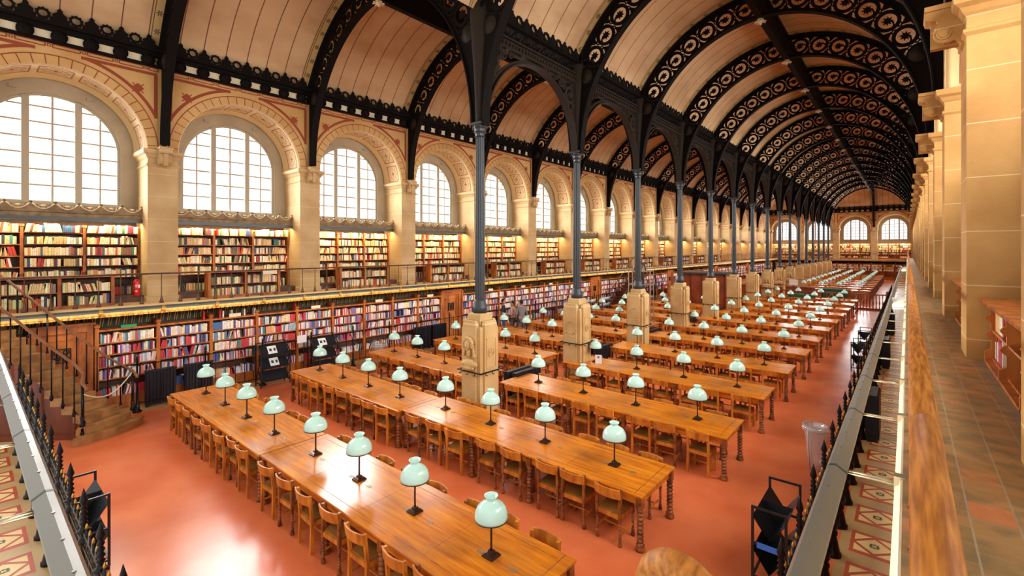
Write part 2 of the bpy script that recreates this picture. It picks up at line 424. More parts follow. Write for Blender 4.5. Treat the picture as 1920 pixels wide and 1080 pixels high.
# beige border paving along the right wall, the near end and the left wall
mb = MB()
mb.box(-.74, XR+1.3, .75, 60, -.02, .004); mb.box(-15.9, XR+1.3, -1.1, .75, -.02, .004); mb.box(-15.9, -14.86, .75, 76, -.02, .004)
tag(build(mb, 'floor_border', 'beige'), kind='structure')
mr, mc, mg = MB(), MB(), MB()
def motif(cx, cy, along_x):
    def P(u, v, z): return (cx+v, cy+u, z) if along_x is False else (cx+u, cy+v, z)
    def q(mb, pts, z): mb.add([P(u,v,z) for u,v in pts], [tuple(range(len(pts)))] )
    h, w = .31, .27                                   # half length along the run, half width across
    q(mr, [(-h,-w),(h,-w),(h,w),(-h,w)], .006)
    q(mc, [(0,-.21),(.20,0),(0,.21),(-.20,0)], .009)
    for a in (-1,1):
        for b in (-1,1): q(mc, [(a*.235,b*.225),(a*.235,b*.03),(a*.045,b*.225)], .009)
    for k in range(4):
        a = k*pi/2+pi/4
        q(mg, [(.05*cos(a)+.02*cos(t), .05*sin(a)+.02*sin(t)) for t in [j*pi/3 for j in range(6)]], .011)
        a = k*pi/2
        q(mg, [(.04*cos(a)+.022*cos(t), .04*sin(a)+.022*sin(t)) for t in [j*pi/3 for j in range(6)]], .0115)
for k in range(60): motif(-.35, 1.86+.905*k, False)
for k in range(15): motif(-1.6-.905*k, .36, True)
for mb, n, m in ((mr,'floor_tile_panels','tilered'),(mc,'floor_tile_diamonds','tilecream'),(mg,'floor_tile_motifs','tilegreen')):
    tag(build(mb, n, m), kind='structure')

# ---- one bay of arcade wall: x>0 towards the room, y along the wall from the pier's centre, z up
RI, RO = 1.75, 1.985
def bay_meshes(pw=.35):
    D = {}
    mb = MB(); mb.rects([(-1.5,.05,-pw-.03,pw+.03,ZG-.1),(-1.5,.05,-pw-.03,pw+.03,ZG+.12),(-1.5,0,-pw,pw,ZG+.16),(-1.5,0,-pw,pw,6.44)])
    D['pier'] = (mb.mesh('pier','stone'))
    mb = MB(); lv = []
    for z, o in ((6.40,0),(6.44,.03),(6.47,.03),(6.49,0),(6.62,0),(6.66,.03),(6.72,.06),(6.76,.11),(6.82,.12),(6.86,.12)):
        lv.append((-1.5, o, -pw-o, pw+o, z))
    mb.rects(lv); D['capital'] = mb.mesh('capital','stone')
    # scroll console in the middle of the capital
    mb = MB(); pr = [(.36,6.92),(.365,6.82),(.35,6.765),(.30,6.745),(.25,6.735),(.235,6.705),(.25,6.665),(.275,6.62),(.28,6.57),(.265,6.52),(.23,6.475),(.18,6.45),(.13,6.445),(.09,6.46),(.06,6.44),(.03,6.40)]
    mb.prism([(-.02,6.92)]+pr+[(-.02,6.38)], XZ, -.14, .14)
    for y in (-.145, .145):
        for rr, o in ((.07,.0),(.045,.012),(.02,.02)):
            mb.lathe([(rr,-.012-o),(rr,.012+o)], 14, mtx=Matrix.Translation((.185, y, 6.555)) @ Matrix.Rotation(pi/2,4,'X'))
    mb.box(.05,.30,-.05,.05,6.42,6.75)
    mb.box(-.02,.36,-.16,.16,6.86,6.92)
    D['console'] = mb.mesh('console','stone')
    # spandrel wall
    mb = MB(); n = 48; cy = B/2
    arc = [(0, cy-RI*cos(pi*k/n), SP+RI*sin(pi*k/n)) for k in range(n+1)]
    top = []
    for k in range(n+1):
        a = pi*k/n; y, z = -cos(a), sin(a)
        t = min((B/2)/abs(y) if abs(y) > 1e-6 else 9, 2.75/z if z > 1e-6 else 9)
        top.append((0, cy+y*t, SP+z*t))
    mb.strip(top, arc)
    for s in (0, 1):      # corners above
        yy = 0 if s == 0 else B
        k = min(range(n+1), key=lambda k: abs(top[k][1]-yy)+abs(top[k][2]-(SP+2.75)))
        mb.add([(0,yy,SP+2.75),(0,yy,top[k][2]-.2),(0,top[k][1]+(.25 if s == 0 else -.25),SP+2.75)], [(0,1,2)])
    mb.add([(-.3,0,SP+2.5),(-.3,B,SP+2.5),(-.3,B,SP+5),(-.3,0,SP+5)], [(0,1,2,3)])
    D['spandrel'] = mb.mesh('spandrel','ochre')
    # soffit with mouldings
    mb = MB(); prof = [(0,RI),(-.03,RI),(-.05,RI-.02),(-.1,RI-.02),(-.12,RI),(-.93,RI),(-.95,RI-.05),(-1.0,RI-.05),(-1.03,RI-.09),(-1.12,RI-.09),(-1.14,RI-.02),(-1.3,RI-.02)]
    vs = []; fs = []; m = len(prof)
    for k in range(41):
        a = pi*k/40
        for x, r in prof: vs.append((x, cy-r*cos(a), SP+r*sin(a)))
    for k in range(40):
        for j in range(m-1): fs.append((k*m+j, k*m+j+1, (k+1)*m+j+1, (k+1)*m+j))
    mb.add(vs, fs, True); D['soffit'] = mb.mesh('soffit','soffit')
    # painted soffit panels
    mb = MB()
    def sof(u, v, r=RI-.005): return (-.16-u*.74, cy-r*cos(v), SP+r*sin(v))
    def stroke(p, q, w, f=sof, n=5):
        (a,b),(c,d) = p,q; L = sqrt(((c-a)*.74)**2+((d-b)*RI)**2); nx, ny = -(d-b)*RI/L*w/2, (c-a)*.74/L*w/2
        A = []; Z = []
        for k in range(n+1):
            t = k/n; u, v = a+(c-a)*t, b+(d-b)*t
            A.append(f(u+nx/.74, v+ny/RI)); Z.append(f(u-nx/.74, v-ny/RI))
        mb.strip(A, Z)
    NP = 7; da = pi/NP
    for k in range(NP):
        a0, a1 = k*da+.045, (k+1)*da-.045; am = (a0+a1)/2; h = (a1-a0)/2
        for p, q in (((0.08,a0),(.92,a0)),((.92,a0),(.92,a1)),((.92,a1),(.08,a1)),((.08,a1),(.08,a0))): stroke(p,q,.035)
        d = [(.5,am-h*.85),(.82,am),(.5,am+h*.85),(.18,am)]
        for i in range(4): stroke(d[i], d[(i+1)%4], .02)
        for s1 in (-1,1):
            for s2 in (-1,1): stroke((.5+s1*.38, am+s2*h*.9), (.5+s1*.2, am+s2*h*.5), .02, n=2)
        for j in range(4):
            t = j*pi/2; stroke((.5,am),(.5+.12*cos(t), am+h*.35*sin(t)), .05, n=2)
    D['soffit_paint'] = mb.mesh('soffit_paint','softred')
    # painted lines on the wall face
    mb = MB(); e = .005
    def fs2(p, q, w):
        (a,b),(c,d) = p,q; L = sqrt((c-a)**2+(d-b)**2); nx, ny = -(d-b)/L*w/2, (c-a)/L*w/2
        mb.add([(e,a+nx,b+ny),(e,c+nx,d+ny),(e,c-nx,d-ny),(e,a-nx,b-ny)], [(0,1,2,3)])
    def arcs(r, a0, a1, w, n=40):
        A = [(e, cy-(r+w/2)*cos(a0+(a1-a0)*k/n), SP+(r+w/2)*sin(a0+(a1-a0)*k/n)) for k in range(n+1)]
        Z = [(e, cy-(r-w/2)*cos(a0+(a1-a0)*k/n), SP+(r-w/2)*sin(a0+(a1-a0)*k/n)) for k in range(n+1)]
        mb.strip(A, Z)
    arcs(RO, .03, pi-.03, .026)
    for k in range(25):
        a = pi*(k+.5)/25; fs2((cy-RI*cos(a), SP+RI*sin(a)), (cy-RO*cos(a), SP+RO*sin(a)), .02)
    rt = 2.14; zt = 9.0; ys = .17
    t0 = math.acos((cy-ys)/rt); t1 = math.asin((zt-.06-SP)/rt) if (zt-.06-SP) < rt else pi/2
    for s in (0, 1):
        f = (lambda y: y) if s == 0 else (lambda y: B-y)
        if s == 0: arcs(rt, t0, t1, .08, 20)
        else: arcs(rt, pi-t1, pi-t0, .08, 20)
        fs2((f(ys), SP+rt*sin(t0)-.05), (f(ys), zt-.06), .08)
        fs2((f(ys-.027), zt-.06), (f(cy-rt*cos(t1)+.1), zt-.06), .08)
        for k in range(4):
            a = k*pi/2
            pts = [(f(.56)+.075*cos(a)+.05*cos(t), 8.48+.075*sin(a)+.05*sin(t)) for t in [j*pi/4 for j in range(8)]]
            mb.add([(e,y,z) for y,z in pts], [tuple(range(8))])
            fs2((f(.56), 8.48), (f(.56)+.17*cos(a+pi/4), 8.48+.17*sin(a+pi/4)), .03)
    y = .1
    while y < B-.15:
        y1 = min(y+.5, B-.12)
        for p, q in (((y,9.03),(y1,9.03)),((y,9.11),(y1,9.11)),((y,9.03),(y,9.11)),((y1,9.03),(y1,9.11))): fs2(p,q,.03)
        if y1+.12 < B:
            for p, q in (((y1+.03,9.04),(y1+.1,9.04)),((y1+.03,9.10),(y1+.1,9.10)),((y1+.04,9.04),(y1+.04,9.1)),((y1+.09,9.04),(y1+.09,9.1))): fs2(p,q,.02)
        y += .63
    D['wall_paint'] = mb.mesh('wall_paint','redline')
    # reveal around the window and the wall under it
    mb = MB(); rw, zw, zb = 1.38, 6.79, 5.30; x = -1.15
    n = 40
    inn = [(x, cy-rw, zb)] + [(x, cy-rw*cos(pi*k/n), zw+rw*sin(pi*k/n)) for k in range(n+1)] + [(x, cy+rw, zb)]
    out = [(x, cy-RI, zb)] + [(x, cy-RI*cos(pi*k/n), SP+RI*sin(pi*k/n)) for k in range(n+1)] + [(x, cy+RI, zb)]
    mb.strip(out, inn)
    mb.strip(inn, [(x-.22,b,c) for a,b,c in inn], True)
    mb.add([(x,cy-RI,4.9),(x,cy+RI,4.9),(x,cy+RI,zb),(x,cy-RI,zb)], [(0,1,2,3)])
    mb.box(x-.25, x+.03, cy-1.5, cy+1.5, zb-.06, zb)
    for a in (2.05, 1.1):      # small white light boxes on the reveal
        mb.box(x, x+.06, cy-1.58*cos(a)-.07, cy-1.58*cos(a)+.07, zw+1.58*sin(a)-.04, zw+1.58*sin(a)+.04)
    D['window_reveal'] = mb.mesh('window_reveal','surround')
    mb = MB(); mb.box(-1.6,-1.3,-.1,B+.1,-.1,5.0); D['niche_back'] = mb.mesh('niche_back','greenwall')
    # the blind wall beyond the piers, closing the room around each window
    return D
BAY = bay_meshes()
def window_meshes():
    rw, zw, zb, cy = 1.36, 6.79, 5.32, B/2; x0, x1 = -1.30, -1.22
    fr = MB(); n = 36
    def outl(r, zlo): return [(-r, zlo)] + [(-r*cos(pi*k/n), zw+r*sin(pi*k/n)) for k in range(n+1)] + [(r, zlo)]
    o, i = outl(rw+.03, zb-.02), outl(rw-.05, zb+.06)
    A = [(x1,cy+y,z) for y,z in o]; Z = [(x1,cy+y,z) for y,z in i]; fr.strip(A, Z); fr.strip(Z, [(x0,b,c) for a,b,c in Z])
    fr.box(x0, x1, cy-rw, cy+rw, zb-.02, zb+.06)
    mu = MB()
    for y in (-.5, .5): mu.box(x0, x1+.05, cy+y-.07, cy+y+.07, zb, zw+sqrt(rw**2-y*y)-.02)
    br = MB()
    for y in (-.95, 0, .95): br.box(x0+.02, x1-.02, cy+y-.021, cy+y+.021, zb+.05, zw+sqrt(rw**2-y*y)-.04)
    z = zb+.06+.405
    while z < zw+rw-.15:
        h = rw if z < zw else sqrt(rw**2-(z-zw)**2)
        br.box(x0+.02, x1-.02, cy-h+.03, cy+h-.03, z-.019, z+.019); z += .405
    gl = MB(); pts = outl(rw, zb); gl.add([(x0+.01,cy+y,z) for y,z in pts], [tuple(range(len(pts)))])
    return fr.mesh('window_frame','winwood'), mu.mesh('mullion','winwood'), br.mesh('glazing_bar','winwood'), gl.mesh('pane','glass')
WIN = window_meshes()
wn = 0
def wall_bay(side, loc, rz=0, flip=False, last_pier=False, paint=True):
    global wn
    w = tag(put('wall_'+side, BAY['spandrel'], loc=loc, rz=rz), kind='structure')
    if flip: w.scale = (-1,1,1)
    for k in ('pier','capital','console','soffit','soffit_paint','wall_paint','window_reveal','niche_back'):
        put(k, BAY[k], w)
    if last_pier:
        for k in ('pier','capital','console'): put(k, BAY[k], w, (0,B,0))
    wn += 1
    g = tag(put('window_%d' % wn, WIN[0], loc=loc, rz=rz), kind='structure')
    if flip: g.scale = (-1,1,1)
    for n_, me in zip(('mullion','glazing_bar','pane'), WIN[1:]): put(n_, me, g)
for i in range(0, 19): wall_bay('left', (XL, yp(i), 0), last_pier=(i == 18))
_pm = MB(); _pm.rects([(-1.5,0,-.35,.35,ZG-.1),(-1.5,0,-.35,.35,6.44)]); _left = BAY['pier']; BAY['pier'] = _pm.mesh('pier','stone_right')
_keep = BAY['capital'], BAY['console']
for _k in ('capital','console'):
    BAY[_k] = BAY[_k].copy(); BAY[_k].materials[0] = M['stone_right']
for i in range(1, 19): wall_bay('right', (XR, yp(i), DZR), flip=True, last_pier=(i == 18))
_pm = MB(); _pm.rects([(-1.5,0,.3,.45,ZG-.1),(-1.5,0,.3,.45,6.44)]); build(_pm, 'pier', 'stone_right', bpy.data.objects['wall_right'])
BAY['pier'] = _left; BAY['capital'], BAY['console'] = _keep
for i in range(4): wall_bay('far', (XC+(i-2)*B, YF, 0), rz=-pi/2, last_pier=(i == 3))

# ---- vaults
AI, BI, ZI = 3.9, 4.4, 7.0
HALF = (XC-XL)/2
def ell(t, off=0):
    x, z = AI*cos(t), ZI+BI*sin(t)
    if off:
        nx, nz = cos(t)/AI, sin(t)/BI; l = sqrt(nx*nx+nz*nz); x += nx/l*off; z += nz/l*off
    return x, z
CEIL = .86
T0 = R(31)
def vault(name, xc, y0, y1, rot=False, half=False):
    n = 56; me_v = []; me_f = []; uv = []
    tt = [T0+(pi-2*T0)*k/n for k in range(n+1)]
    if half: tt = [T0+(pi/2-T0)*k/n for k in range(n+1)]
    s = 0; ss = []; prev = None
    for t in tt:
        p = ell(t, CEIL)
        if prev: s += sqrt((p[0]-prev[0])**2+(p[1]-prev[1])**2)
        ss.append(s); prev = p
        me_v += [(p[0], y0, p[1]), (p[0], y1, p[1])]
    me = bpy.data.meshes.new(name)
    for k in range(n): me_f.append((2*k, 2*k+1, 2*k+3, 2*k+2))
    if rot: me_v = [(y, -x, z) for x, y, z in me_v]
    me.from_pydata(me_v, [], me_f)
    u = me.uv_layers.new(name='UV')
    for f in me.polygons:
        f.use_smooth = True
        for li in f.loop_indices:
            vi = me.loops[li].vertex_index
            u.data[li].uv = (((y1 if vi % 2 else y0)-(Y0 if not rot else 0))/B, ss[vi//2])
    me.materials.append(M['ceiling'])
    o = put(name, me, loc=(xc,0,0) if not rot else None); return tag(o, kind='structure')
vault('ceiling', XL+HALF, yp(0), YF)
vault('ceiling', XC+HALF, yp(0), YF)
h = vault('ceiling', 0, -2*B, 2*B, rot=True, half=True)      # hipped end over the far wall
h.location = (XC, YF-4.09, 0); h.rotation_euler = (0,0,pi)

# ---- iron arch ribs
def arc_table(t0, t1, n=200):
    L = [0]; T = [t0+(t1-t0)*k/n for k in range(n+1)]
    for k in range(n):
        a, b = ell(T[k], .4), ell(T[k+1], .4); L.append(L[-1]+sqrt((a[0]-b[0])**2+(a[1]-b[1])**2))
    return T, L
TT, LL = arc_table(pi/2, R(24))
def t_of(s):
    s = abs(s)
    for k in range(len(LL)-1):
        if LL[k+1] >= s: return TT[k]+(TT[k+1]-TT[k])*(s-LL[k])/(LL[k+1]-LL[k])
    return TT[-1]
def rib_fn(sign):
    def fn(u, v, w):       # u along the arch from the ridge, v outwards 0..CEIL, w across
        x, z = ell(t_of(u), v); return (sign*x, w, z)
    return fn
def scroll_cells(mb, fn, n, pitch, start, cv, r, d, star=True):
    """rings with star bosses, joined by leaves and S-scrolls: one row of cells along u"""
    for k in range(n):
        u = start+pitch*(k+.5)
        mb.ring(fn, (u, cv), r*.72, r*1.03, 20, -d, d)
        if star:
            pts = [(u+(r*.46 if j % 2 == 0 else r*.24)*cos(j*pi/8), cv+(r*.46 if j % 2 == 0 else r*.24)*sin(j*pi/8)) for j in range(16)]
            mb.prism(pts, fn, -d*.8, d*.8)
            mb.ring(fn, (u+r*.32, cv-r*.3), r*.42, r*.56, 8, -d*.7, d*.7, -pi*.1, pi*.75)
        for s in (-1, 1):      # leaves in the corners between two rings
            uu = u+pitch/2
            mb.prism([(uu-r*.34, cv+s*r*1.02), (uu+r*.34, cv+s*r*1.02), (uu, cv+s*r*.42)], fn, -d*.7, d*.7)
            mb.ring(fn, (uu-s*r*.16, cv+s*r*.34), r*.14, r*.25, 8, -d*.7, d*.7)
NC, PITCH = 8, (LL[-1]-.16)/8
def rib_meshes():
    lo, up, we, pa, bo = MB(), MB(), MB(), MB(), MB()
    n = 44; ts = [pi*k/n for k in range(n+1)]
    def band(mb, v0, v1, hw, ts):
        vs = []; fs = []
        for t in ts:
            for v, w in ((v0,-hw),(v0,hw),(v1,hw),(v1,-hw)):
                x, z = ell(t, v); vs.append((x, w, z))
        for k in range(len(ts)-1):
            for q in range(4): fs.append((k*4+q, k*4+(q+1)%4, k*4+4+(q+1)%4, k*4+4+q))
        mb.add(vs, fs)
    band(lo, 0, .035, .115, ts); band(lo, .035, .12, .03, ts)
    tu = [R(27)+(pi-2*R(27))*k/n for k in range(n+1)]
    band(up, .69, .76, .035, tu); band(up, .76, .83, .12, tu)
    for s in (1, -1): scroll_cells(we, rib_fn(s), NC, PITCH, .12, .405, .285, .022)
    out = []
    for s in (1, -1):        # solid bracket against wall or column
        pa = MB(); poly = [(s*ell(t)[0], ell(t)[1]) for t in [R(30)*k/10 for k in range(11)]]
        q = ell(R(30), .8); poly += [(s*min(q[0],4.08), q[1]), (s*4.08, 9.5), (s*4.08, 7.0)]
        pa.prism(poly, XZ, -.045, .045); out.append((pa,'bracket_plate','iron'))
        for dy in (-1, 1):
            bo = MB(); prof = [(.21,-.02),(.20,.015),(.15,.01),(.14,.035),(.09,.03),(.07,.055),(.02,.06)]
            bo.lathe(prof, 18, mtx=Matrix.Translation((s*3.74, dy*.055, 9.25)) @ Matrix.Rotation(-dy*pi/2,4,'X'))
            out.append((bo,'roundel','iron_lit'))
    return [(n_, m_.mesh(n_, c_)) for m_, n_, c_ in [(lo,'lower_flange','iron'),(up,'upper_flange','iron'),(we,'scroll_web','iron')]+out]
RIB = rib_meshes()
def rib(xc, y, label, group, rz=0):
    t = thing('arch_rib', label, 'iron arch', (xc, y, 0), rz, group)
    for n_, me in RIB: put(n_, me, t)
    return t
for k in range(16):
    y = Y0+B*k
    rib(XL+HALF, y, 'black iron arch with scrollwork over the left aisle, springing from its %s column' % nth(k+1), 'iron arches over the left aisle')
    rib(XC+HALF, y, 'black iron arch with scrollwork over the right aisle, springing from its %s column' % nth(k+1), 'iron arches over the right aisle')
def half_rib(loc, rz, label):
    t = thing('arch_rib', label, 'iron arch', loc, rz, 'iron half arches at the room ends')
    for n_, me in RIB:
        keep = MB()
        vs = [v.co.copy() for v in me.vertices]
        ok = [v.x < .06 for v in vs]
        keep.v = [tuple(v) for v in vs]
        for p in me.polygons:
            if all(ok[i] for i in p.vertices): keep.f.append(tuple(p.vertices)); keep.sm.append(False)
        us = sorted({i for f in keep.f for i in f}); ix = {a:b for b,a in enumerate(us)}
        keep.v = [keep.v[i] for i in us]; keep.f = [tuple(ix[i] for i in f) for f in keep.f]
        if not keep.f: continue
        put(n_, keep.mesh(n_, me.materials[0]), t)
half_rib((XL+HALF, yp(1), 0), 0, 'black iron half arch rising from the pier right of the fire extinguisher')
half_rib((XC+B, YF-4.09, 0), -pi/2, 'small iron half arch rising above the far wall')
for xc, side in ((XL+HALF,'left'),(XC+HALF,'right')):
    mb = MB(); mb.box(-.09,.09,yp(1),YF-4.1,11.36,11.44); mb.box(-.05,.05,yp(1),YF-4.1,11.4,12.2); mb.box(-.1,.1,yp(1),YF-4.1,12.1,12.24)
    t = thing('ridge_beam', 'long dark iron ridge beam along the crown of the %s vault' % side, 'iron beam', (xc,0,0))
    build(mb, 'beam', 'iron', t)
    for k in range(16):
        b = MB(); b.lathe([(.0,-.2),(.05,-.14),(.09,-.08),(.1,0)], 8)
        for j in range(8): b.bar((0,0,-.06),(.17*cos(j*pi/4),.17*sin(j*pi/4),-.1),.03)
        build(b, 'star_boss', 'cream', t, (0, Y0+B*k, 11.36))

# ---- cresting and cornice, one bay long (x>0 towards the room)
def cresting(mb, x0, x1, z, length=B, n=7):
    first = .36
    ys = [first+.58*k for k in range(n)]
    FN = lambda u, v, w: (w, u, v)
    for y in [.0]+ys+[length]:
        w = .175
        mb.prism([(y-w,z),(y-w,z+.10),(y-w*.7,z+.14),(y-w*.76,z+.20),(y-w*.5,z+.235),(y-w*.26,z+.27),(y-w*.3,z+.31),(y,z+.37),(y+w*.3,z+.31),(y+w*.26,z+.27),(y+w*.5,z+.235),(y+w*.76,z+.20),(y+w*.7,z+.14),(y+w,z+.10),(y+w,z)], FN, x0, x1)
    ym_ = [.18]+[(ys[k]+ys[k+1])/2 for k in range(n-1)]+[length-.18]
    for j, y in enumerate(ym_):
        if 0 < j < len(ym_)-1:
            mb.ring(FN, (y, z+.165), .078, .145, 20, x0, x1, rf=lambda k: 1 if k % 2 else .82)
    mb.box(x0-.01, x1+.02, 0, length, z-.02, z+.02)
    for y in [a+.29*b for a in ys[:-1] for b in (.5, 1.5)]:
        mb.ring(FN, (y, z+.05), .0, .022, 6, x0, x1)
def cornice_meshes():
    ir, cr = MB(), MB()
    ir.box(0, .10, 0, B, 9.12, 9.19); ir.box(.0, .13, 0, B, 9.40, 9.53); ir.box(.0,.24,0,B,9.51,9.56)
    cresting(ir, .185, .225, 9.57)
    ys = [.0,.36]+[.36+.58*k for k in range(1,7)]+[B]
    for y in ys:
        ir.lathe([(.155,-.03),(.155,.1),(.11,.12),(.06,.16)], 14, mtx=Matrix.Translation((.05,y,9.285)) @ Matrix.Rotation(pi/2,4,'Y'))
        ir.box(0,.1,y-.10,y+.10,9.19,9.42)
    for a, b in zip(ys[1:-2], ys[2:-1]):
        cr.box(0, .045, a+.13, b-.13, 9.20, 9.39)
    return ir.mesh('cresting','iron'), cr.mesh('cream_panel','cream')
CORN = cornice_meshes()
tn = 0
def cornice(loc, rz=0, flip=False):
    global tn; tn += 1
    o = tag(put('trim_%d' % tn, CORN[0], loc=loc, rz=rz), kind='structure')
    if flip: o.scale = (-1,1,1)
    put('cream_panel', CORN[1], o)
for i in range(19): cornice((XL, yp(i), 0))
for i in range(1, 19): cornice((XR, yp(i), 0), flip=True)
for i in range(4): cornice((XC+(i-2)*B, YF, 0), -pi/2)

# ---- iron arcade girders between the columns
def girder_meshes():
    ar, sw, be, fr, cr = MB(), MB(), MB(), MB(), MB()
    n = 36; r = 1.93; zc = 7.05; cy = B/2
    def fn(u, v, w): return (w, u, v)
    vs = []; fs = []
    prof = [(0,-.11),(0,.11),(.035,.11),(.035,.03),(.11,.03),(.11,-.03),(.035,-.03),(.035,-.11)]
    for k in range(n+1):
        a = pi*k/n
        for o, w in prof: vs.append((w, cy-(r+o)*cos(a), zc+(r+o)*sin(a)))
    m = len(prof)
    for k in range(n):
        for q in range(m): fs.append((k*m+q, k*m+(q+1)%m, (k+1)*m+(q+1)%m, (k+1)*m+q))
    ar.add(vs, fs, False)
    sws = []
    for s in (0, 1):
        sw = MB(); sws.append(sw)
        f = (lambda u: u) if s == 0 else (lambda u: B-u)
        for (u, v, rr) in ((.40,8.68,.26),(.82,8.96,.13),(.24,8.22,.14),(.17,7.95,.09),(1.12,9.02,.08)):
            sw.ring(fn, (f(u), v), rr*.68, rr, 16, -.025, .025)
            if rr > .12:
                sw.prism([(f(u)+(rr*.45 if j % 2 == 0 else rr*.2)*cos(j*pi/6), v+(rr*.45 if j % 2 == 0 else rr*.2)*sin(j*pi/6)) for j in range(12)], fn, -.02, .02)
        for a, b, w in (((.12,7.4),(.14,9.1),.05),((.15,8.45),(.3,8.4),.05),((.62,8.86),(.72,8.8),.05),((.55,8.42),(.7,8.62),.04),((.15,9.0),(.3,8.9),.05),((1.2,9.08),(1.5,9.06),.05)):
            sw.bar((0,f(a[0]),a[1]), (0,f(b[0]),b[1]), w)
        for u, v in ((.18,8.95),(.62,9.02),(.5,8.36)):
            sw.prism([(f(u)-.09,v),(f(u),v+.07),(f(u)+.09,v),(f(u),v-.07)], fn, -.02, .02)
        sw.prism([(f(.04),7.1),(f(.17),7.15),(f(.24),7.9),(f(.2),8.0),(f(.04),8.0)], fn, -.04, .04)
    be.box(-.12,.12,0,B,9.08,9.13); be.box(-.06,.06,0,B,9.13,9.32); be.box(-.13,.13,0,B,9.32,9.37)
    k = .1
    while k < B-.08:
        for s in (-1, 1): be.blob((s*.075, k, 9.225), (.03,.042,.05), 6, 5)
        k += .13
    N = 9
    for k in range(N):
        u = .22+(B-.44)*(k+.5)/N; rr = .12
        fr.ring(fn, (u, 9.50), rr*.62, rr, 12, -.02, .02); fr.ring(fn, (u+.06, 9.47), .02, .06, 8, -.02, .02)
        fr.bar((0,u+.1,9.40),(0,u+.24,9.60),.035)
    fr.box(-.09,.09,0,B,9.62,9.68)
    cresting(cr, .17, .205, 9.69); cresting(cr, -.205, -.17, 9.69); cr.box(-.21,.21,0,B,9.65,9.69)
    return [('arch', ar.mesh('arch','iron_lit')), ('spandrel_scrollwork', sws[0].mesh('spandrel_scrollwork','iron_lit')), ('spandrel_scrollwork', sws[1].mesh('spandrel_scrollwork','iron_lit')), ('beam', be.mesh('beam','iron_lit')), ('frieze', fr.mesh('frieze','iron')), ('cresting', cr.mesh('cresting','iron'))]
GIRD = girder_meshes()
for k in range(15):
    t = thing('arcade_girder', 'dark openwork iron girder and arch between the %s and %s columns' % (nth(k+1), nth(k+2)), 'iron girder', (XC, Y0+B*k, 0), 0, 'iron girders between the middle columns')
    for n_, me in GIRD: put(n_, me, t)

# ---- columns: iron shafts on stone pedestals
def column_meshes():
    D = {}
    mb = MB(); a = .30
    mb.rects([(-a-.05,a+.05,-a-.05,a+.05,0),(-a-.05,a+.05,-a-.05,a+.05,.22),(-a,a,-a,a,.26),(-a,a,-a,a,2.30),(-a+.02,a-.02,-a+.02,a-.02,2.36),(-a+.1,a-.1,-a+.1,a-.1,2.38),(-a+.1,a-.1,-a+.1,a-.1,2.62),(-a+.12,a-.12,-a+.12,a-.12,2.65)])
    for s in (-1, 1):      # pilaster slabs that make the corners step back
        mb.rects([(-.20,.20,s*a-.05,s*a+.05,.2),(-.20,.20,s*a-.05,s*a+.05,2.42),(-.17,.17,s*a-.05,s*a+.03,2.5)])
        mb.rects([(s*a-.05,s*a+.05,-.20,.20,.2),(s*a-.05,s*a+.05,-.20,.20,2.42),(s*a-.05,s*a+.03,-.17,.17,2.5)])
    D['pedestal'] = mb.mesh('pedestal','stonewarm')
    mb = MB()
    for sx, sy in ((0,-1),(1,0)):      # sunk panels with a round monogram
        pass
    P = lambda u, v, w: (.352+w, u, v)
    for (u0,u1,v0,v1) in ((-.16,.16,1.42,1.44),(-.16,.16,2.08,2.10),(-.16,-.14,1.42,2.1),(.14,.16,1.42,2.1)):
        mb.box(.345,.362,u0,u1,v0,v1)
    mb.ring(P, (0,1.78), .085, .11, 18, 0, .02); mb.ring(P, (.0,1.78), .03, .055, 12, 0, .02, -pi*.8, pi*.7)
    mb.bar((.36,-.05,1.70),(.36,-.05,1.86),.02); mb.ring(P, (.03,1.82), .02, .04, 8, 0, .02)
    D['monogram_panel'] = mb.mesh('monogram_panel','stonewarm')
    mb = MB(); zz = 1.34; q = .37
    pts = [(-q,-q),(q,-q),(q,q),(-q,q)]
    for i in range(4): mb.bar((*pts[i],zz),(*pts[(i+1)%4],zz),.025)
    for i in range(4):
        for t in (.2,.5,.8):
            x = pts[i][0]+(pts[(i+1)%4][0]-pts[i][0])*t; y = pts[i][1]+(pts[(i+1)%4][1]-pts[i][1])*t
            nx, ny = (0,-1) if i == 0 else (1,0) if i == 1 else (0,1) if i == 2 else (-1,0)
            mb.bar((x,y,zz),(x+nx*.05,y+ny*.05,zz-.06),.015); mb.bar((x+nx*.05,y+ny*.05,zz-.06),(x+nx*.09,y+ny*.09,zz-.03),.015)
    D['coat_rail'] = mb.mesh('coat_rail','black')
    mb = MB(); mb.lathe([(.165,2.65),(.165,2.80),(.15,2.82),(.155,2.86),(.135,2.89),(.14,2.92),(.12,2.96)], 24)
    D['shaft_base'] = mb.mesh('shaft_base','irongrey')
    mb = MB(); mb.lathe([(.118,2.95),(.115,4.5),(.098,6.74)], 48, rf=lambda k: 1 if k % 4 in (0,1) else .88, smooth=False)
    D['shaft'] = mb.mesh('shaft','irongrey')
    mb = MB(); mb.lathe([(.10,6.73),(.13,6.75),(.10,6.77),(.11,6.82),(.155,6.86),(.12,6.88),(.13,6.93),(.175,6.97),(.14,6.99),(.15,7.02)], 24, rf=lambda k: 1.08 if k % 3 == 0 else .95, smooth=False)
    mb.rects([(-.17,.17,-.17,.17,7.02),(-.17,.17,-.17,.17,7.07),(-.14,.14,-.14,.14,7.09)])
    for k in range(8):
        a_ = k*pi/4; mb.blob((.15*cos(a_),.15*sin(a_),6.99), (.03,.03,.03), 6, 5)
    D['capital'] = mb.mesh('capital','irongrey')
    mb = MB(); mb.lathe([(.10,7.05),(.11,7.3),(.14,8.2),(.2,9.0),(.24,9.6),(.2,9.95)], 16); D['trumpet'] = mb.mesh('trumpet','iron_lit')
    return D
CD = column_meshes()
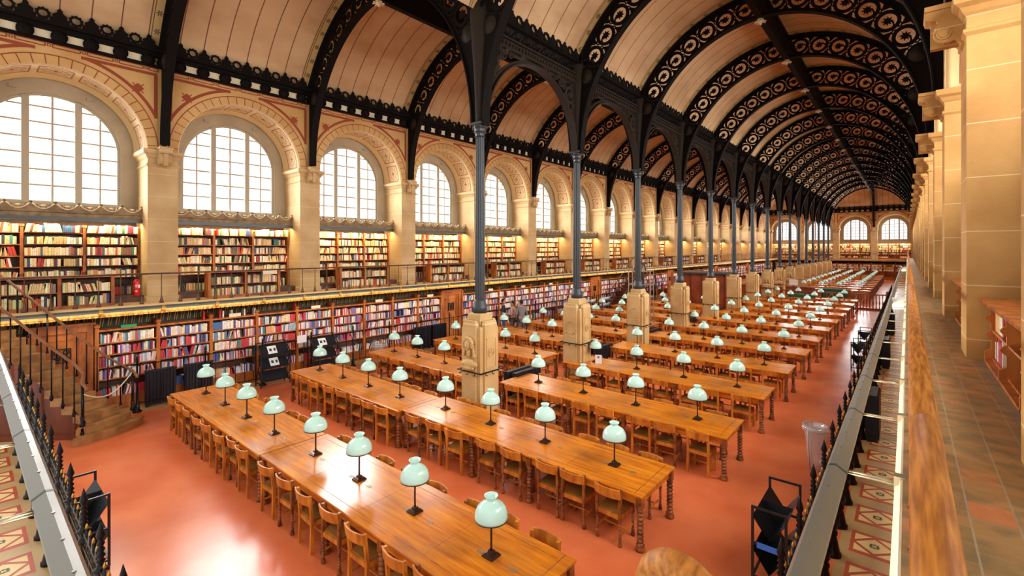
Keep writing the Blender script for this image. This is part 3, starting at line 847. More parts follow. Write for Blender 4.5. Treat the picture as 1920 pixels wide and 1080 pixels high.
def bust_mesh():
    mb = MB(); y = -.355
    mb.blob((0,y-.015,1.90), (.085,.085,.115), 14, 10)                 # face
    mb.blob((0,y-.09,1.885), (.017,.03,.034), 8, 6)                    # nose
    for s in (-1,1):
        mb.blob((s*.033,y-.08,1.918), (.018,.015,.010), 6, 5)
        mb.blob((s*.11,y+.01,1.50), (.12,.06,.075), 10, 7)             # shoulders
    mb.blob((0,y-.085,1.845), (.028,.016,.010), 6, 5); mb.blob((0,y-.07,1.81), (.03,.03,.022), 6, 5)
    random.seed(3)
    for k in range(34):                                                # curls of hair
        a = -.35+(pi+.7)*k/33
        for rr in (1, .78):
            if rr == .78 and not .55 < a < pi-.55: continue
            mb.blob((.118*rr*cos(a)+random.uniform(-.01,.01), y-.02-.02*rr*random.random(), 1.905+.135*rr*sin(a)), (.032,.035,.034), 7, 5)
    for s in (-1,1):
        for k in range(5): mb.blob((s*(.10+.012*k), y, 1.86-.045*k), (.034,.032,.036), 7, 5)
    mb.lathe([(.055,1.66),(.048,1.74),(.06,1.82)], 10, c=(0,y,0))      # neck
    mb.blob((0,y+.01,1.50), (.15,.075,.12), 12, 8)
    for k in range(9): mb.blob((-.14+.035*k, y-.03, 1.43-.03*sin(pi*k/8)), (.026,.035,.03), 6, 5)
    mb.lathe([(.07,1.38),(.12,1.46)], 10, c=(0,y,0))
    mb.v = [(x*1.12+.02, -.33+(y+.33)*1.15-.02, 1.74+(z-1.70)*1.1) for x,y,z in mb.v]
    return mb.mesh('portrait_bust','stonewarm')
BUST = bust_mesh()
def medallion_mesh():
    mb = MB(); P = lambda u, v, w: (u, -.352-w, v)
    mb.ring(P, (0,1.80), .165, .19, 24, 0, .014); mb.box(-.19,.19,-.362,-.345,1.52,1.55)
    for s in (-1,1): mb.blob((s*.17,-.36,1.66), (.018,.015,.03), 6, 5)
    return mb.mesh('medallion','stonewarm')
MED = medallion_mesh()
for k in range(16):
    t = thing('iron_column', 'fluted grey iron column on a tall stone pedestal, %s of the middle row from the front' % nth(k+1), 'column', (XC, Y0+B*k, 0), 0, 'columns of the middle row')
    for n_, me in CD.items(): put(n_, me, t)
    if k == 0 or k in (7,8,9): put('portrait_bust', BUST, t)
    else: put('medallion', MED, t)

# ------------------------------------------------------------------ the left gallery
mb = MB(); mb.box(-17.2, -15.04, yp(0), YF, ZG-.16, ZG); mb.box(-15.1,-15.0,yp(0),YF,ZG-.10,ZG+.03)
tag(build(mb, 'floor_gallery_left', 'stone'), kind='structure')
mb = MB(); mb.box(XC-2*B, XC+2*B, YF-.8, YF+1.3, ZG-.16, ZG)
tag(build(mb, 'floor_gallery_far', 'stone'), kind='structure')
def rail_bay(length, n):
    hr, ba, ft = MB(), MB(), MB()
    hr.tube([(0,0,3.49),(0,length/2,3.49),(0,length,3.49)], .024, 8)
    for k in range(n):
        y = length*(k+.5)/n
        b = MB(); b.rod((0,y,ZG+.03),(0,y,3.48), .011, 6); b.lathe([(.05,ZG+.03),(.045,ZG+.06),(.016,ZG+.20),(.011,ZG+.24)], 8, c=(0,y,0))
        ba.v += [] ; yield_ = b
        rb.append(b)
    return hr
for (name, lab, loc, rz, length, n, grp) in [('gallery_railing', 'thin brown gallery railing in front of the %s upper bookcase along the left wall', None, 0, B, 10, 'gallery railings')]:
    rb = []; hr = MB(); hr.tube([(0,0,3.49),(0,length,3.49)], .024, 8)
    t0_ = thing(name, lab % 'first', 'railing', (-15.09, yp(0), 0), 0, grp)
    build(hr, 'handrail', 'thinrail', t0_)
    b = MB(); b.rod((0,0,ZG+.03),(0,0,3.48), .011, 6); b.lathe([(.055,ZG+.03),(.045,ZG+.07),(.016,ZG+.20),(.011,ZG+.24)], 8)
    bm_ = b.mesh('baluster','thinrail')
    for k in range(n): put('baluster', bm_, t0_, (0, length*(k+.5)/n, 0))
    for i in range(1, 19): dup(t0_, (-15.09, yp(i), 0), 0, lab % nth(i+1), grp)
    for i in range(4): dup(t0_, (XC+(i-2)*B, YF-.85, 0), -pi/2, 'thin brown gallery railing under the %s window of the far wall' % nth(i+1), grp)
# lit gilded fascia under the gallery edge, with the grey lamp rail in front
def lamp_rail(length, n, name='lamp_rail'):
    """grey hexagonal light channel held off the gallery by steel arms; runs along +y, the gallery is at +x"""
    ch, jo, ar, st, cl = MB(), MB(), MB(), MB(), MB()
    P = [(-.052,-.015),(-.03,.03),(.0,.038),(.052,.005),(.05,-.03),(-.02,-.045)]
    seg = length/n
    for k in range(n):
        ch.prism([(u,v) for u,v in P], XZ, k*seg+.012, (k+1)*seg-.012)
        jo.prism([(u*1.03,v*1.03) for u,v in P], XZ, k*seg-.014, k*seg+.014)
        st.box(.028,.046, k*seg+.03, (k+1)*seg-.03, -.044, -.032)
        y = k*seg+.09
        for dy in (-.018,.018): ar.rod((.03,y+dy,-.02),(.29,y+dy,-.02), .007, 6)
        cl.box(.26,.31, y-.03, y+.03, -.05,.03)
        for q in (.25,.5,.75): ch.lathe([(.008,0),(.008,.004)], 8, c=(.0, k*seg+seg*q, .038))
    return [(n_, m_.mesh(n_, c_)) for n_, m_, c_ in (('channel',ch,'fixture'),('joint',jo,'fixturedark'),('light_strip',st,'strip'),('arm',ar,'steel'),('clamp',cl,'steel'))]
mb = MB(); mb.rects([(-15.6,-15.10,yp(0),YF,2.46),(-15.6,-15.16,yp(0),YF,2.53)])
k = yp(0)
ft = MB(); ft.prism([(-15.25,2.45),(-15.06,2.45),(-15.045,2.49),(-15.03,2.50),(-15.03,2.555),(-15.25,2.555)], XZ, yp(0), YF)
while k < YF:
    for s in (0,): ft.box(-15.06,-15.035,k,k+.06,2.452,2.49)
    k += .11
o = tag(build(ft, 'trim_fascia', 'goldband'), kind='structure')
g = MB()
for j in range(62): g.rects([(-15.10,-14.99,ym(j)*1.0-.03,ym(j)+.03,2.50),(-15.10,-14.97,ym(j)-.045,ym(j)+.045,2.62),(-15.10,-14.99,ym(j)-.02,ym(j)+.02,2.66)])
tag(build(g, 'trim_clips', 'gold'), kind='structure')
mb = MB(); mb.prism([(-15.04,2.56),(-14.98,2.575),(-14.965,2.61),(-15.0,2.66),(-15.04,2.66)], XZ, yp(0), YF)
t = thing('lamp_rail', 'long dark grey light channel along the edge of the left gallery', 'light fitting', (0,0,0)); build(mb, 'channel', 'canopygrey', t)
# dark green wall behind the ground bookcases
mb = MB(); mb.box(-16.2,-15.86,yp(0),YF,0,2.6)
tag(build(mb, 'wall_panelling', 'greenwall'), kind='structure')
mb = MB(); y = yp(0)+.3
while y < 50:
    mb.bar((-15.85,y,2.14),(-15.85,y+.04,2.44),.014); mb.bar((-15.85,y+.10,2.44),(-15.85,y+.05,2.14),.010); y += .16
tag(build(mb, 'trim_gilding', 'gold'), kind='structure')

# ------------------------------------------------------------------ books
PAL_UP = [(236,216,168)]*8+[(226,196,134)]*7+[(210,172,108)]*5+[(244,232,200)]*6+[(190,44,36),(200,60,44),(60,120,110),(40,70,110),(96,52,40),(140,96,60),(70,110,70),(214,150,80),(150,130,110),(120,40,50),(50,44,44)]
PAL_DN = [(238,230,226)]*7+[(206,60,66)]*3+[(232,206,190)]*3+[(56,70,140)]*2+[(110,80,140),(150,110,160),(214,110,130),(70,100,160),(30,34,50),(60,46,50),(226,170,120),(190,40,50),(120,140,170),(70,140,140),(230,200,120),(170,190,210),(200,180,200)]
BV = []; BC = []
def row_books(rng, length, h, pal, th):
    """(offset, width, height, lean, colour) for one shelf row"""
    out = []; p = 0; run = None; n = 0; lean = 0; col = rng.choice(pal)
    while True:
        if n <= 0:
            n = rng.randint(2,6); run = rng.choice(pal) if rng.random() < .16 else None
            lean = 0 if rng.random() < .8 else rng.uniform(.1,.3)*rng.choice((-1,1)); hh = h*rng.uniform(.74,.96)
            if rng.random() < .05: p += th*rng.uniform(1,3)
        w = th*rng.uniform(.6,1.5)
        if p+w > length: break
        c = run or rng.choice(pal); c = tuple(max(0,min(255,x+rng.randint(-14,14))) for x in c)
        out.append((p, w, min(h*.97, hh*rng.uniform(.94,1.05)), lean, c)); p += w+.001+abs(lean)*.01; n -= 1
    return out
def stuff_row(o, d, nrm, rows, depth):
    """append the books of a row to the big mesh; o start on the shelf, d along, nrm towards the viewer"""
    for p, w, h, lean, c in rows:
        sh = lean*h
        for a, b, z in ((0,0,0),(w,0,0),(w,-1,0),(0,-1,0),(0,0,h),(w,0,h),(w,-1,h),(0,-1,h)):
            q = p+a*.94+(sh if z else 0)
            BV.append((o[0]+d[0]*q+nrm[0]*b*depth, o[1]+d[1]*q+nrm[1]*b*depth, o[2]+z))
        BC.append(c)
BMESH = {}
n_ind = 0
def book_things(o, rz, rows, depth, fmt, grp):
    global n_ind
    for k, (p, w, h, lean, c) in enumerate(rows):
        key = (round(w,3), round(h,2), round(lean,2)); sh = lean*h
        if key not in BMESH:
            mb = MB(); e = w*.94; d = depth
            vs = []
            for z, s in ((0,0),(h,sh)):
                vs += [(s, -d, z),(s, -.008, z),(s+e*.2, 0, z),(s+e*.8, 0, z),(s+e, -.008, z),(s+e, -d, z)]
            mb.add(vs, [(0,1,2,3,4,5),(11,10,9,8,7,6)]+[(i,6+i,6+(i+1)%6,(i+1)%6) for i in range(6)])
            BMESH[key] = mb.mesh('book', 'book')
        b = put('book', BMESH[key], loc=(o[0]+cos(rz)*p, o[1]+sin(rz)*p, o[2]), rz=rz)
        b.color = tuple(lin(x) for x in c)+(1,)
        r_, g_, b_ = c; nm = 'cream' if min(c) > 190 else 'red' if r_ > 150 and g_ < 90 else 'tan' if r_ > 175 else 'green' if g_ >= max(r_,b_) and r_ < 130 else 'blue' if b_ > r_ else 'brown'
        tag(b, fmt % (nm, nth(k+1)), 'book', grp); n_ind += 1

# ------------------------------------------------------------------ bookcases
# tall gallery bookcase of three columns (x>0 to the room, y from 0 to 3.48)
SHZ = (4.56,4.26,3.97,3.69,3.36,2.86)
def tall_case():
    up, sh, bk, pl = MB(), MB(), MB(), MB()
    up.rects([(-.30,0.02,-.03,.03,ZG),(-.30,.02,-.03,.03,4.68),(-.30,.05,-.045,.045,4.70),(-.30,.05,-.045,.045,4.76)])
    for k in range(14): up.box(.02,.028,-.012,.012,3.5+.08*k,3.53+.08*k)
    up.box(-.3,.04,-.04,.04,3.40,3.44); up.box(-.3,.04,-.04,.04,3.52,3.55)
    bk.box(-.32,-.30,0,3.46,ZG,4.86)
    pl.box(-.28,.55,.0,3.46,ZG,2.83); pl.box(-.3,.58,.0,3.46,2.83,2.855)
    sh.box(-.30,0,.03,1.13,-.025,0)
    return up.mesh('upright','shelfwood'), sh.mesh('shelf','shelfwood'), bk.mesh('back_panel','shelfdark'), pl.mesh('plinth','shelfdark')
TC = tall_case()
def put_tall(loc, rz, label, grp, detail):
    t = thing('gallery_bookcase', label, 'bookcase', loc, rz, grp)
    if detail:
        for k in range(4): put('upright', TC[0], t, (0, .0+1.153*k, 0))
        for k in range(3):
            for z in SHZ[:5]: put('shelf', TC[1], t, (0, 1.153*k, z))
        put('back_panel', TC[2], t); put('plinth', TC[3], t)
    else:
        put('carcass', TCJ, t)
    return t
def join_meshes(name, items, m):
    mb = MB()
    for me, (x,y,z) in items:
        o = len(mb.v); mb.v += [(v.co.x+x, v.co.y+y, v.co.z+z) for v in me.vertices]
        for p in me.polygons: mb.f.append(tuple(o+i for i in p.vertices)); mb.sm.append(p.use_smooth)
    return mb.mesh(name, m)
TCJ = join_meshes('carcass', [(TC[0],(0,1.153*k,0)) for k in range(4)]+[(TC[1],(0,1.153*k,z)) for k in range(3) for z in SHZ[:5]]+[(TC[2],(0,0,0)),(TC[3],(0,0,0))], 'shelfwood')
# low double case standing in front, two columns by two rows
def low_case(L=2.0, H=.74, D_=.34):
    fr, sh, bk = MB(), MB(), MB()
    for y in (0, L/2, L): fr.box(-D_, 0, y-.035, y+.035, 0, H)
    fr.box(-D_-.02,.03,-.06,L+.06,H,H+.035); fr.box(-D_,.015,0,L,0,.06)
    sh.box(-D_,-.01,.03,L-.03,.375,.395)
    bk.box(-D_,-D_+.02,0,L,0,H)
    return fr.mesh('frame','shelfwood'), sh.mesh('shelf','shelfwood'), bk.mesh('back_panel','shelfdark')
LC = low_case()
LCJ = join_meshes('carcass', [(m_,(0,0,0)) for m_ in LC], 'shelfwood')
def canopy_meshes():
    a, b = MB(), MB()
    a.box(-.4,0,-1.76,1.76,4.86,4.945); a.box(-.02,.02,-1.76,1.76,4.86,4.95)
    n = 8; w = 3.5/n
    b.box(-.07,-.02,-1.75,1.75,4.945,5.06)
    for k in range(n):
        y = -1.75+w*(k+.5)
        pts = [(y-w/2,5.05)]
        for j in range(9):      # scallop hanging between two crests
            t = j/8; pts.append((y-w/2+w*t, 5.30-.155*sin(pi*t)))
        pts += [(y+w/2,5.05)]
        b.prism(pts, YZ, -.07, -.02)
        b.ring(YZ, (y,5.25), w*.22, w*.31, 12, -.03, -.005, pi, 2*pi)
        for j in range(5):
            u = y-.09+.045*j; b.blob((-.04,u,5.165+.045*(1-abs(j-2)/2)), (.022,.024,.03), 6, 5)
        for s in (-1,1): b.blob((-.04,y+s*w/2,5.30), (.03,.045,.035), 7, 5)
    c = MB()
    for k in range(n):
        y = -1.75+w*(k+.5); q = w*.47
        c.tube([(-.012, y-q+2*q*j/10, 5.275-.135*sin(pi*j/10)) for j in range(11)], .017, 6, up=(1,0,0))
        c.blob((-.01,y,5.215), (.02,.05,.028), 7, 5)
    return a.mesh('lamp_housing','canopygrey'), b.mesh('carved_valance','valance'), c.mesh('scallop_rim','valance_lit')
CAN = canopy_meshes()
rng = random.Random(11)
ORDB = ['left','middle','right']
SHN = ['top','second','third','fourth','fifth']
def fill_bay(loc, d, nrm, rz, i, far, ind):
    """books for a tall case and a low case; loc is the tall case origin"""
    for c in range(3):
        for s, z in enumerate(SHZ):
            if s == 5: L0, hh, off = 1.06, .26, 0
            else: L0, hh, off = 1.06, .235 if s != 4 else .25, 0
            rows = row_books(rng, L0, hh, PAL_UP, .042 if not far else .085)
            o = (loc[0]+d[0]*(1.153*c+.045)-nrm[0]*.02, loc[1]+d[1]*(1.153*c+.045)-nrm[1]*.02, z+.001)
            if ind == 2 and s == 0:
                book_things((o[0],o[1],o[2]), rz+pi/2, rows, .2, '%s book, %s along the top shelf, '+ORDB[c]+' column, second gallery bookcase right of the extinguisher', 'books on the top shelf of the second gallery bookcase')
            elif ind == 1 and c > 0 and s < 5:
                book_things((o[0],o[1],o[2]), rz+pi/2, [(p,w,h,l,cc) for p,w,h,l,cc in rows], .2,
                    '%s book, %s along the '+SHN[s]+' shelf, '+ORDB[c]+' column, gallery bookcase beside the fire extinguisher', 'books on the gallery shelves by the extinguisher')
            else: stuff_row(o, d, nrm, rows, .2)
def fill_low(loc, d, nrm, far, ind, rz):
    for c in range(2):
        for z in (.06,.395):
            rows = row_books(rng, .90, .26, PAL_UP, .042 if not far else .085)
            o = (loc[0]+d[0]*(1.0*c+.05)-nrm[0]*.03, loc[1]+d[1]*(1.0*c+.05)-nrm[1]*.03, loc[2]+z+.001)
            if ind and c == 1 and z > .2: book_things(o, rz+pi/2, rows, .2, '%s book, %s along the upper right shelf of the low case behind the stair handrail', 'books in the low gallery case')
            else: stuff_row(o, d, nrm, rows, .2)
for i in range(19):
    y = yp(i)+.37; far = i > 6
    w_ = nth(i+1)
    put_tall((-16.72, y, 0), 0, 'tall wooden gallery bookcase under the %s left window, shelves full of books' % w_ if i else 'tall wooden gallery bookcase under the first left window, full of cream books', 'gallery bookcases', i < 7)
    fill_bay((-16.72, y, 0), (0,1), (1,0), 0, i, far, {0:1,1:2}.get(i, 0))
    if i in (0,1,2,3,4,5,6,7,8,9,10,11,12):
        yl = yp(i)+B/2-1.0
        t = thing('low_bookcase', 'low two-column bookcase standing in front of the %s gallery bookcase' % w_, 'bookcase', (-15.72, yl, ZG), 0, 'low gallery bookcases')
        if i < 6:
            for n_, me in zip(('frame','shelf','back_panel'), LC): put(n_, me, t)
        else: put('carcass', LCJ, t)
        fill_low((-15.72, yl, ZG), (0,1), (1,0), far, i == 0, 0)
    c = thing('bookcase_canopy', 'dark lamp canopy with carved scalloped valance under the %s left window' % w_, 'canopy', (-16.40, yp(i)+B/2, 0), 0, 'carved canopies over the gallery shelves')
    for n_, me in zip(('lamp_housing','carved_valance','scallop_rim'), CAN): put(n_, me, c)
for i in range(4):
    x = XC+(i-2)*B+.37
    put_tall((x, YF+.88, 0), -pi/2, 'tall gallery bookcase under the %s window of the far wall' % nth(i+1), 'far gallery bookcases', False)
    fill_bay((x, YF+.88, 0), (1,0), (0,-1), -pi/2, 30+i, True, False)

# ground-floor bookcases along the left wall: nine units, then a door
GZ = (2.045,1.745,1.445,1.145,.83,.36)
def ground_case():
    up, sh, bk, tp = MB(), MB(), MB(), MB()
    up.rects([(-.32,.0,-.04,.04,.0),(-.32,.0,-.04,.04,2.14),(-.32,.03,-.055,.055,2.16),(-.32,.03,-.055,.055,2.20),(-.32,-.02,-.03,.03,2.24)])
    for k in range(9): up.box(0,.008,-.022,.022,1.15+.1*k,1.21+.1*k)
    sh.box(-.30,-.005,.04,1.22,-.03,0)
    bk.box(-.32,-.30,0,1.26,0,2.1); tp.box(-.32,.02,.0,1.26,2.045,2.09); ba = MB(); ba.box(-.3,.0,.04,1.22,0,.34)
    return up.mesh('upright','shelfwood'), sh.mesh('shelf','shelfwood'), bk.mesh('back_panel','shelfdark'), tp.mesh('top_board','shelfwood'), ba.mesh('base_board','shelfwood')
GC = ground_case()
GCJ = join_meshes('carcass', [(GC[0],(0,0,0)),(GC[0],(0,1.26,0))]+[(GC[1],(0,0,z)) for z in GZ[1:]]+[(GC[2],(0,0,0)),(GC[3],(0,0,0)),(GC[4],(0,0,0))], 'shelfwood')
def door_thing(loc, rz, label):
    fr, le, gr = MB(), MB(), MB()
    fr.box(-.1,.06,.06,.18,0,2.2); fr.box(-.1,.06,1.08,1.20,0,2.2); fr.box(-.1,.06,.06,1.20,2.08,2.24); fr.box(-.1,.1,.02,1.24,2.24,2.30)
    le.box(-.06,.0,.18,1.08,0,2.08)
    for z0,z1 in ((.15,.8),(.95,1.95)):
        for (a,b,c_,d_) in ((.28,.98,z0,z0+.04),(.28,.98,z1-.04,z1),(.28,.32,z0,z1),(.94,.98,z0,z1)): le.box(0,.025,a,b,c_,d_)
    P = lambda u, v, w: (w, u, v)
    for a in (-.1,.1):
        for b in (-.1,.1): gr.ring(P, (.63+a*.8,1.55+b*.8), .04, .065, 10, 0, .03)
    gr.ring(P, (.63,1.55), .02, .05, 8, 0, .03)
    for s in (-.16,.16): gr.box(0,.03,.63+s-.01,.63+s+.01,1.39,1.71); gr.box(0,.03,.47,.79,1.55+s-.01,1.55+s+.01)
    return fr, le, gr
FR_, LE_, GR_ = door_thing(None, 0, '')
DM = [(n_, m_.mesh(n_, c_)) for n_, m_, c_ in (('door_frame',FR_,'shelfwood'),('door_leaf',LE_,'shelfwood'),('door_grille',GR_,'black'))]
dn = 0
def put_door(loc, rz=0):
    global dn; dn += 1
    o = tag(put('door_%d' % dn, DM[0][1], loc=loc, rz=rz), kind='structure')
    for n_, me in DM[1:]: put(n_, me, o)
sgn = MB(); sgn.box(-.01,.01,-.16,.16,0,.10); SGN = sgn.mesh('shelf_sign','sign'); 
sg2 = MB(); sg2.box(-.01,.01,-.16,.16,0,.08); SG2 = sg2.mesh('shelf_sign','greensign')
un = 0; ns = 0
for j in range(-1, 61):
    y = ym(j); far = j > 22
    if j % 10 == 9 or j == -1: put_door((-15.60, y, 0)); continue
    un += 1
    lab = 'wooden wall bookcase full of coloured spines, %s ground unit from the curved stair' % nth(un)
    t = thing('wall_bookcase', lab, 'bookcase', (-15.5, y, 0), 0, 'bookcases along the left wall')
    if j < 20:
        put('upright', GC[0], t)
        if j % 10 == 8 or j == 61: put('upright', GC[0], t, (0,1.26,0))
        for z in GZ[1:]: put('shelf', GC[1], t, (0,0,z))
        put('back_panel', GC[2], t); put('top_board', GC[3], t); put('base_board', GC[4], t)
    else: put('carcass', GCJ, t)
    for s, z in enumerate(GZ[1:]):
        if far and s > 3: continue
        pal = PAL_DN if s else PAL_DN+[(238,220,190)]*10
        rows = row_books(rng, 1.16, .255, pal, (.036 if j < 12 else .055) if not far else .10)
        stuff_row((-15.52, y+.05, z+.001), (0,1), (1,0), rows, .2)
    if j < 20 and j % 2 == (0 if j < 10 else 1) or j in (0,):
        ns += 1
        s_ = put('shelf_sign', SGN if j % 7 else SG2, loc=(-15.5, y+.63, 2.091))
        tag(s_, '%s shelf sign on top of the %s ground bookcase from the curved stair' % ('small cream' if j % 7 else 'small green', nth(un)), 'sign', 'shelf signs on the left bookcases')
for k in range(12):      # far wall ground bookcases
    x = XC-2*B+1.0+1.26*k
    t = thing('wall_bookcase', 'wooden bookcase under the far gallery, %s from the left' % nth(k+1), 'bookcase', (x, YF-.5, 0), -pi/2, 'bookcases under the far gallery')
    put('carcass', GCJ, t)
    for z in GZ[1:4]: stuff_row((x+.05, YF-.48, z+.001), (1,0), (0,-1), row_books(rng, 1.16, .255, PAL_UP+PAL_DN[:8], .1), .2)
mb = MB(); mb.box(XC-2*B, XC+2*B, YF-.86, YF-.80, 2.44, 2.54)
tag(build(mb, 'trim_far_fascia', 'goldband'), kind='structure')

# ------------------------------------------------------------------ reading tables
TZ = .78
def yrow_r(n): return 3.74+2.815*(n-1)
def yrow_l(n): return 3.72+2.72*(n-1)
def turned(mb, z0, z1, r, n, x=0, y=0, foot=True):
    pr = [(r*1.5,0),(r*1.65,.02),(r*1.5,.045),(r*1.1,.07),(r*1.35,.085),(r*.9,.11)] if foot else [(r*1.2,0),(r*1.25,.02),(r*.8,.04)]
    zz = pr[-1][1]; k = 0; m = n
    for k in range(m):
        a = zz+(z1-zz)*k/m; h = (z1-zz)/m
        pr += [(r*.62,a+h*.04),(r*.95,a+h*.2),(r*1.14,a+h*.5),(r*.95,a+h*.8),(r*.62,a+h*.96)]
    pr.append((r,z1))
    mb.lathe([(q,z) for q,z in pr], 10, c=(x,y,0))
def table_meshes(L, W=1.16):
    tp, ap, il = MB(), MB(), MB()
    tp.rects([(-L/2+.02,L/2-.02,-W/2+.02,W/2-.02,TZ-.045),(-L/2,L/2,-W/2,W/2,TZ-.03),(-L/2,L/2,-W/2,W/2,TZ-.008),(-L/2+.008,L/2-.008,-W/2+.008,W/2-.008,TZ)])
    z = TZ+.0008
    for y in (-W/2+.13, W/2-.13): il.box(-L/2+.16,L/2-.16,y-.0045,y+.0045,z-.001,z)
    for x in (-L/2+.13, L/2-.13): il.box(x-.0045,x+.0045,-W/2+.02,W/2-.02,z-.001,z)
    m = max(1, round(L/1.3))
    for k in range(1, m):
        x = -L/2+L*k/m; il.box(x-.002,x+.002,-W/2+.13,W/2-.13,z-.001,z)
    il.box(-L/2+.16,L/2-.16,-.002,.002,z-.001,z)
    e = .07; h = .115
    for s in (-1,1):
        ap.box(-L/2+e,L/2-e,s*(W/2-e)-.012,s*(W/2-e)+.012,TZ-.045-h,TZ-.045)
        ap.box(s*(L/2-e)-.012,s*(L/2-e)+.012,-W/2+e,W/2-e,TZ-.045-h,TZ-.045)
    pl = MB()
    for k in range(m):
        for dx in (-.22, .25): pl.box(-L/2+L*(k+.5)/m+dx-.04, -L/2+L*(k+.5)/m+dx+.04, -.025,.025, z, z+.002)
    return [('tabletop',tp.mesh('tabletop','tabletop')),('apron',ap.mesh('apron','oak')),('inlay_line',il.mesh('inlay_line','oak_dark')),('number_plate',pl.mesh('number_plate','plate'))]
lg = MB(); lg.cbox(-.045,.045,-.045,.045,.58,TZ-.045); turned(lg, 0, .58, .044, 8); LEG = lg.mesh('leg','oak_dark')
lgb = MB(); lgb.box(-.043,.043,-.043,.043,.57,TZ-.045); LEGB = lgb.mesh('leg_block','oak')
TABM = {}
def table(x0, x1, y, label, grp, legs=4):
    L = round(x1-x0, 2)
    if L not in TABM: TABM[L] = table_meshes(L)
    t = thing('reading_table', label, 'table', ((x0+x1)/2, y, 0), 0, grp)
    for n_, me in TABM[L]: put(n_, me, t)
    f = [-L/2+.06, -L/2+L*.375, -L/2+L*.625, L/2-.06]
    for a in f:
        for s in (-1, 1): put('leg', LEG, t, (a, s*(1.16/2-.06), 0))
    return t
# lamps
def lamp_meshes():
    b, st, sh, rm = MB(), MB(), MB(), MB()
    b.rects([(-.075,.075,-.075,.075,0),(-.075,.075,-.075,.075,.018),(-.06,.06,-.06,.06,.026),(-.06,.06,-.06,.06,.034),(-.03,.03,-.03,.03,.042),(-.026,.026,-.026,.026,.07)])
    st.lathe([(.015,.06),(.012,.1),(.012,.5),(.02,.52),(.02,.58)], 10)
    sh.lathe([(.174,.418),(.182,.424),(.183,.442),(.177,.488),(.158,.536),(.124,.576),(.080,.604),(.061,.616),(.057,.630),(.068,.652),(.078,.666),(.074,.671),(.060,.666),(.05,.64)], 36)
    rm.lathe([(.172,.409),(.182,.409),(.185,.420),(.180,.426),(.172,.422)], 36); rm.lathe([(.001,.60),(.05,.60)], 10)
    return [('base',b.mesh('base','brass')),('stem',st.mesh('stem','brass')),('lamp_shade',sh.mesh('lamp_shade','shade')),('rim',rm.mesh('rim','shaderim'))]
LM = lamp_meshes()
lamp0 = None
def lamp(x, y, label, grp):
    global lamp0
    if lamp0 is None:
        lamp0 = thing('desk_lamp', label, 'lamp', (x,y,TZ), 0, grp)
        for n_, me in LM: put(n_, me, lamp0)
        return lamp0
    return dup(lamp0, (x,y,TZ), 0, label, grp)
# chairs
def chair_parts(turn):
    P = []
    w, d = .185, .18
    se = MB(); se.prism([(-w-.005,d+.02),(w+.005,d+.02),(w-.005,-d+.01),(-w+.005,-d+.01)], lambda u,v,z: (u,v,z), .425, .45)
    P.append(('seat', se, 'oak_seat'))
    ra = MB()
    for s in (-1,1): ra.box(s*w-.012-.004*s, s*w+.012-.004*s, -d, d, .365,.425)
    for s in (-1,1): ra.box(-w, w, s*d-.012, s*d+.012, .365,.425)
    P.append(('seat_rail', ra, 'oak_chair'))
    for s in (-1,1):
        l = MB()
        if turn: l.box(s*w-.02,s*w+.02,-d-.02,-d+.02,.34,.79); turned(l, 0, .345, .019, 6, s*w, -d)
        else: l.rects([(s*w-.02,s*w+.02,-d-.03,-d+.012,0),(s*w-.02,s*w+.02,-d-.02,-d+.02,.44),(s*w-.019,s*w+.019,-d-.055,-d-.017,.79)])
        P.append(('leg', l, 'oak_chair' if not turn else 'oak_dark'))
        l = MB()
        if turn: l.box(s*w-.02,s*w+.02,d-.02,d+.02,.34,.425); turned(l, 0, .345, .019, 6, s*w, d)
        else: l.rects([(s*w-.018,s*w+.018,d-.018,d+.018,0),(s*w-.02,s*w+.02,d-.02,d+.02,.425)])
        P.append(('leg', l, 'oak_chair' if not turn else 'oak_dark'))
    bk = MB(); n = 10; A = []
    yb = -d-.02 if turn else -d-.035
    for z, o in ((.665,.004),(.80,-.016)):
        row = []
        for k in range(n+1):
            u = -w-.022+(2*w+.044)*k/n; c = -.045*(1-(u/(w+.022))**2)
            row.append(((u, yb+c+o-.022, z), (u, yb+c+o, z)))
        A.append(row)
    vs = []; fs = []
    for row in A:
        for a, b in row: vs += [a, b]
    m = 2*(n+1)
    for k in range(n):
        i = 2*k; fs += [(i,i+2,m+i+2,m+i),(i+3,i+1,m+i+1,m+i+3),(m+i,m+i+2,m+i+3,m+i+1),(i,i+1,i+3,i+2)]
    fs += [(0,m,m+1,1),(m-2,m-1,2*m-1,2*m-2)]
    bk.add(vs, fs); P.append(('backrest', bk, 'oak_chair'))
    for kind in range(3):
        st = MB()
        if kind < 2: s = (-1,1)[kind]; st.bar((s*w,-d,.17),(s*w,d,.17),.02)
        else: st.bar((-w,0,.17),(w,0,.17),.018)
        P.append(('stretcher', st, 'oak_chair'))
    return P
CHP = {}; CHJ = {}
for tn_ in (False, True):
    P = chair_parts(tn_)
    CHP[tn_] = [(n_, mb.mesh(n_, m_)) for n_, mb, m_ in P]
    j = MB()
    for n_, mb, m_ in P:
        if n_ == 'stretcher' : continue
        j.add(mb.v, mb.f)
    CHJ[tn_] = j.mesh('chair_frame', 'oak_chair')
chair0 = {}
CH_SPOTS = []      # (distance, x, y, rz, label, group, turned)
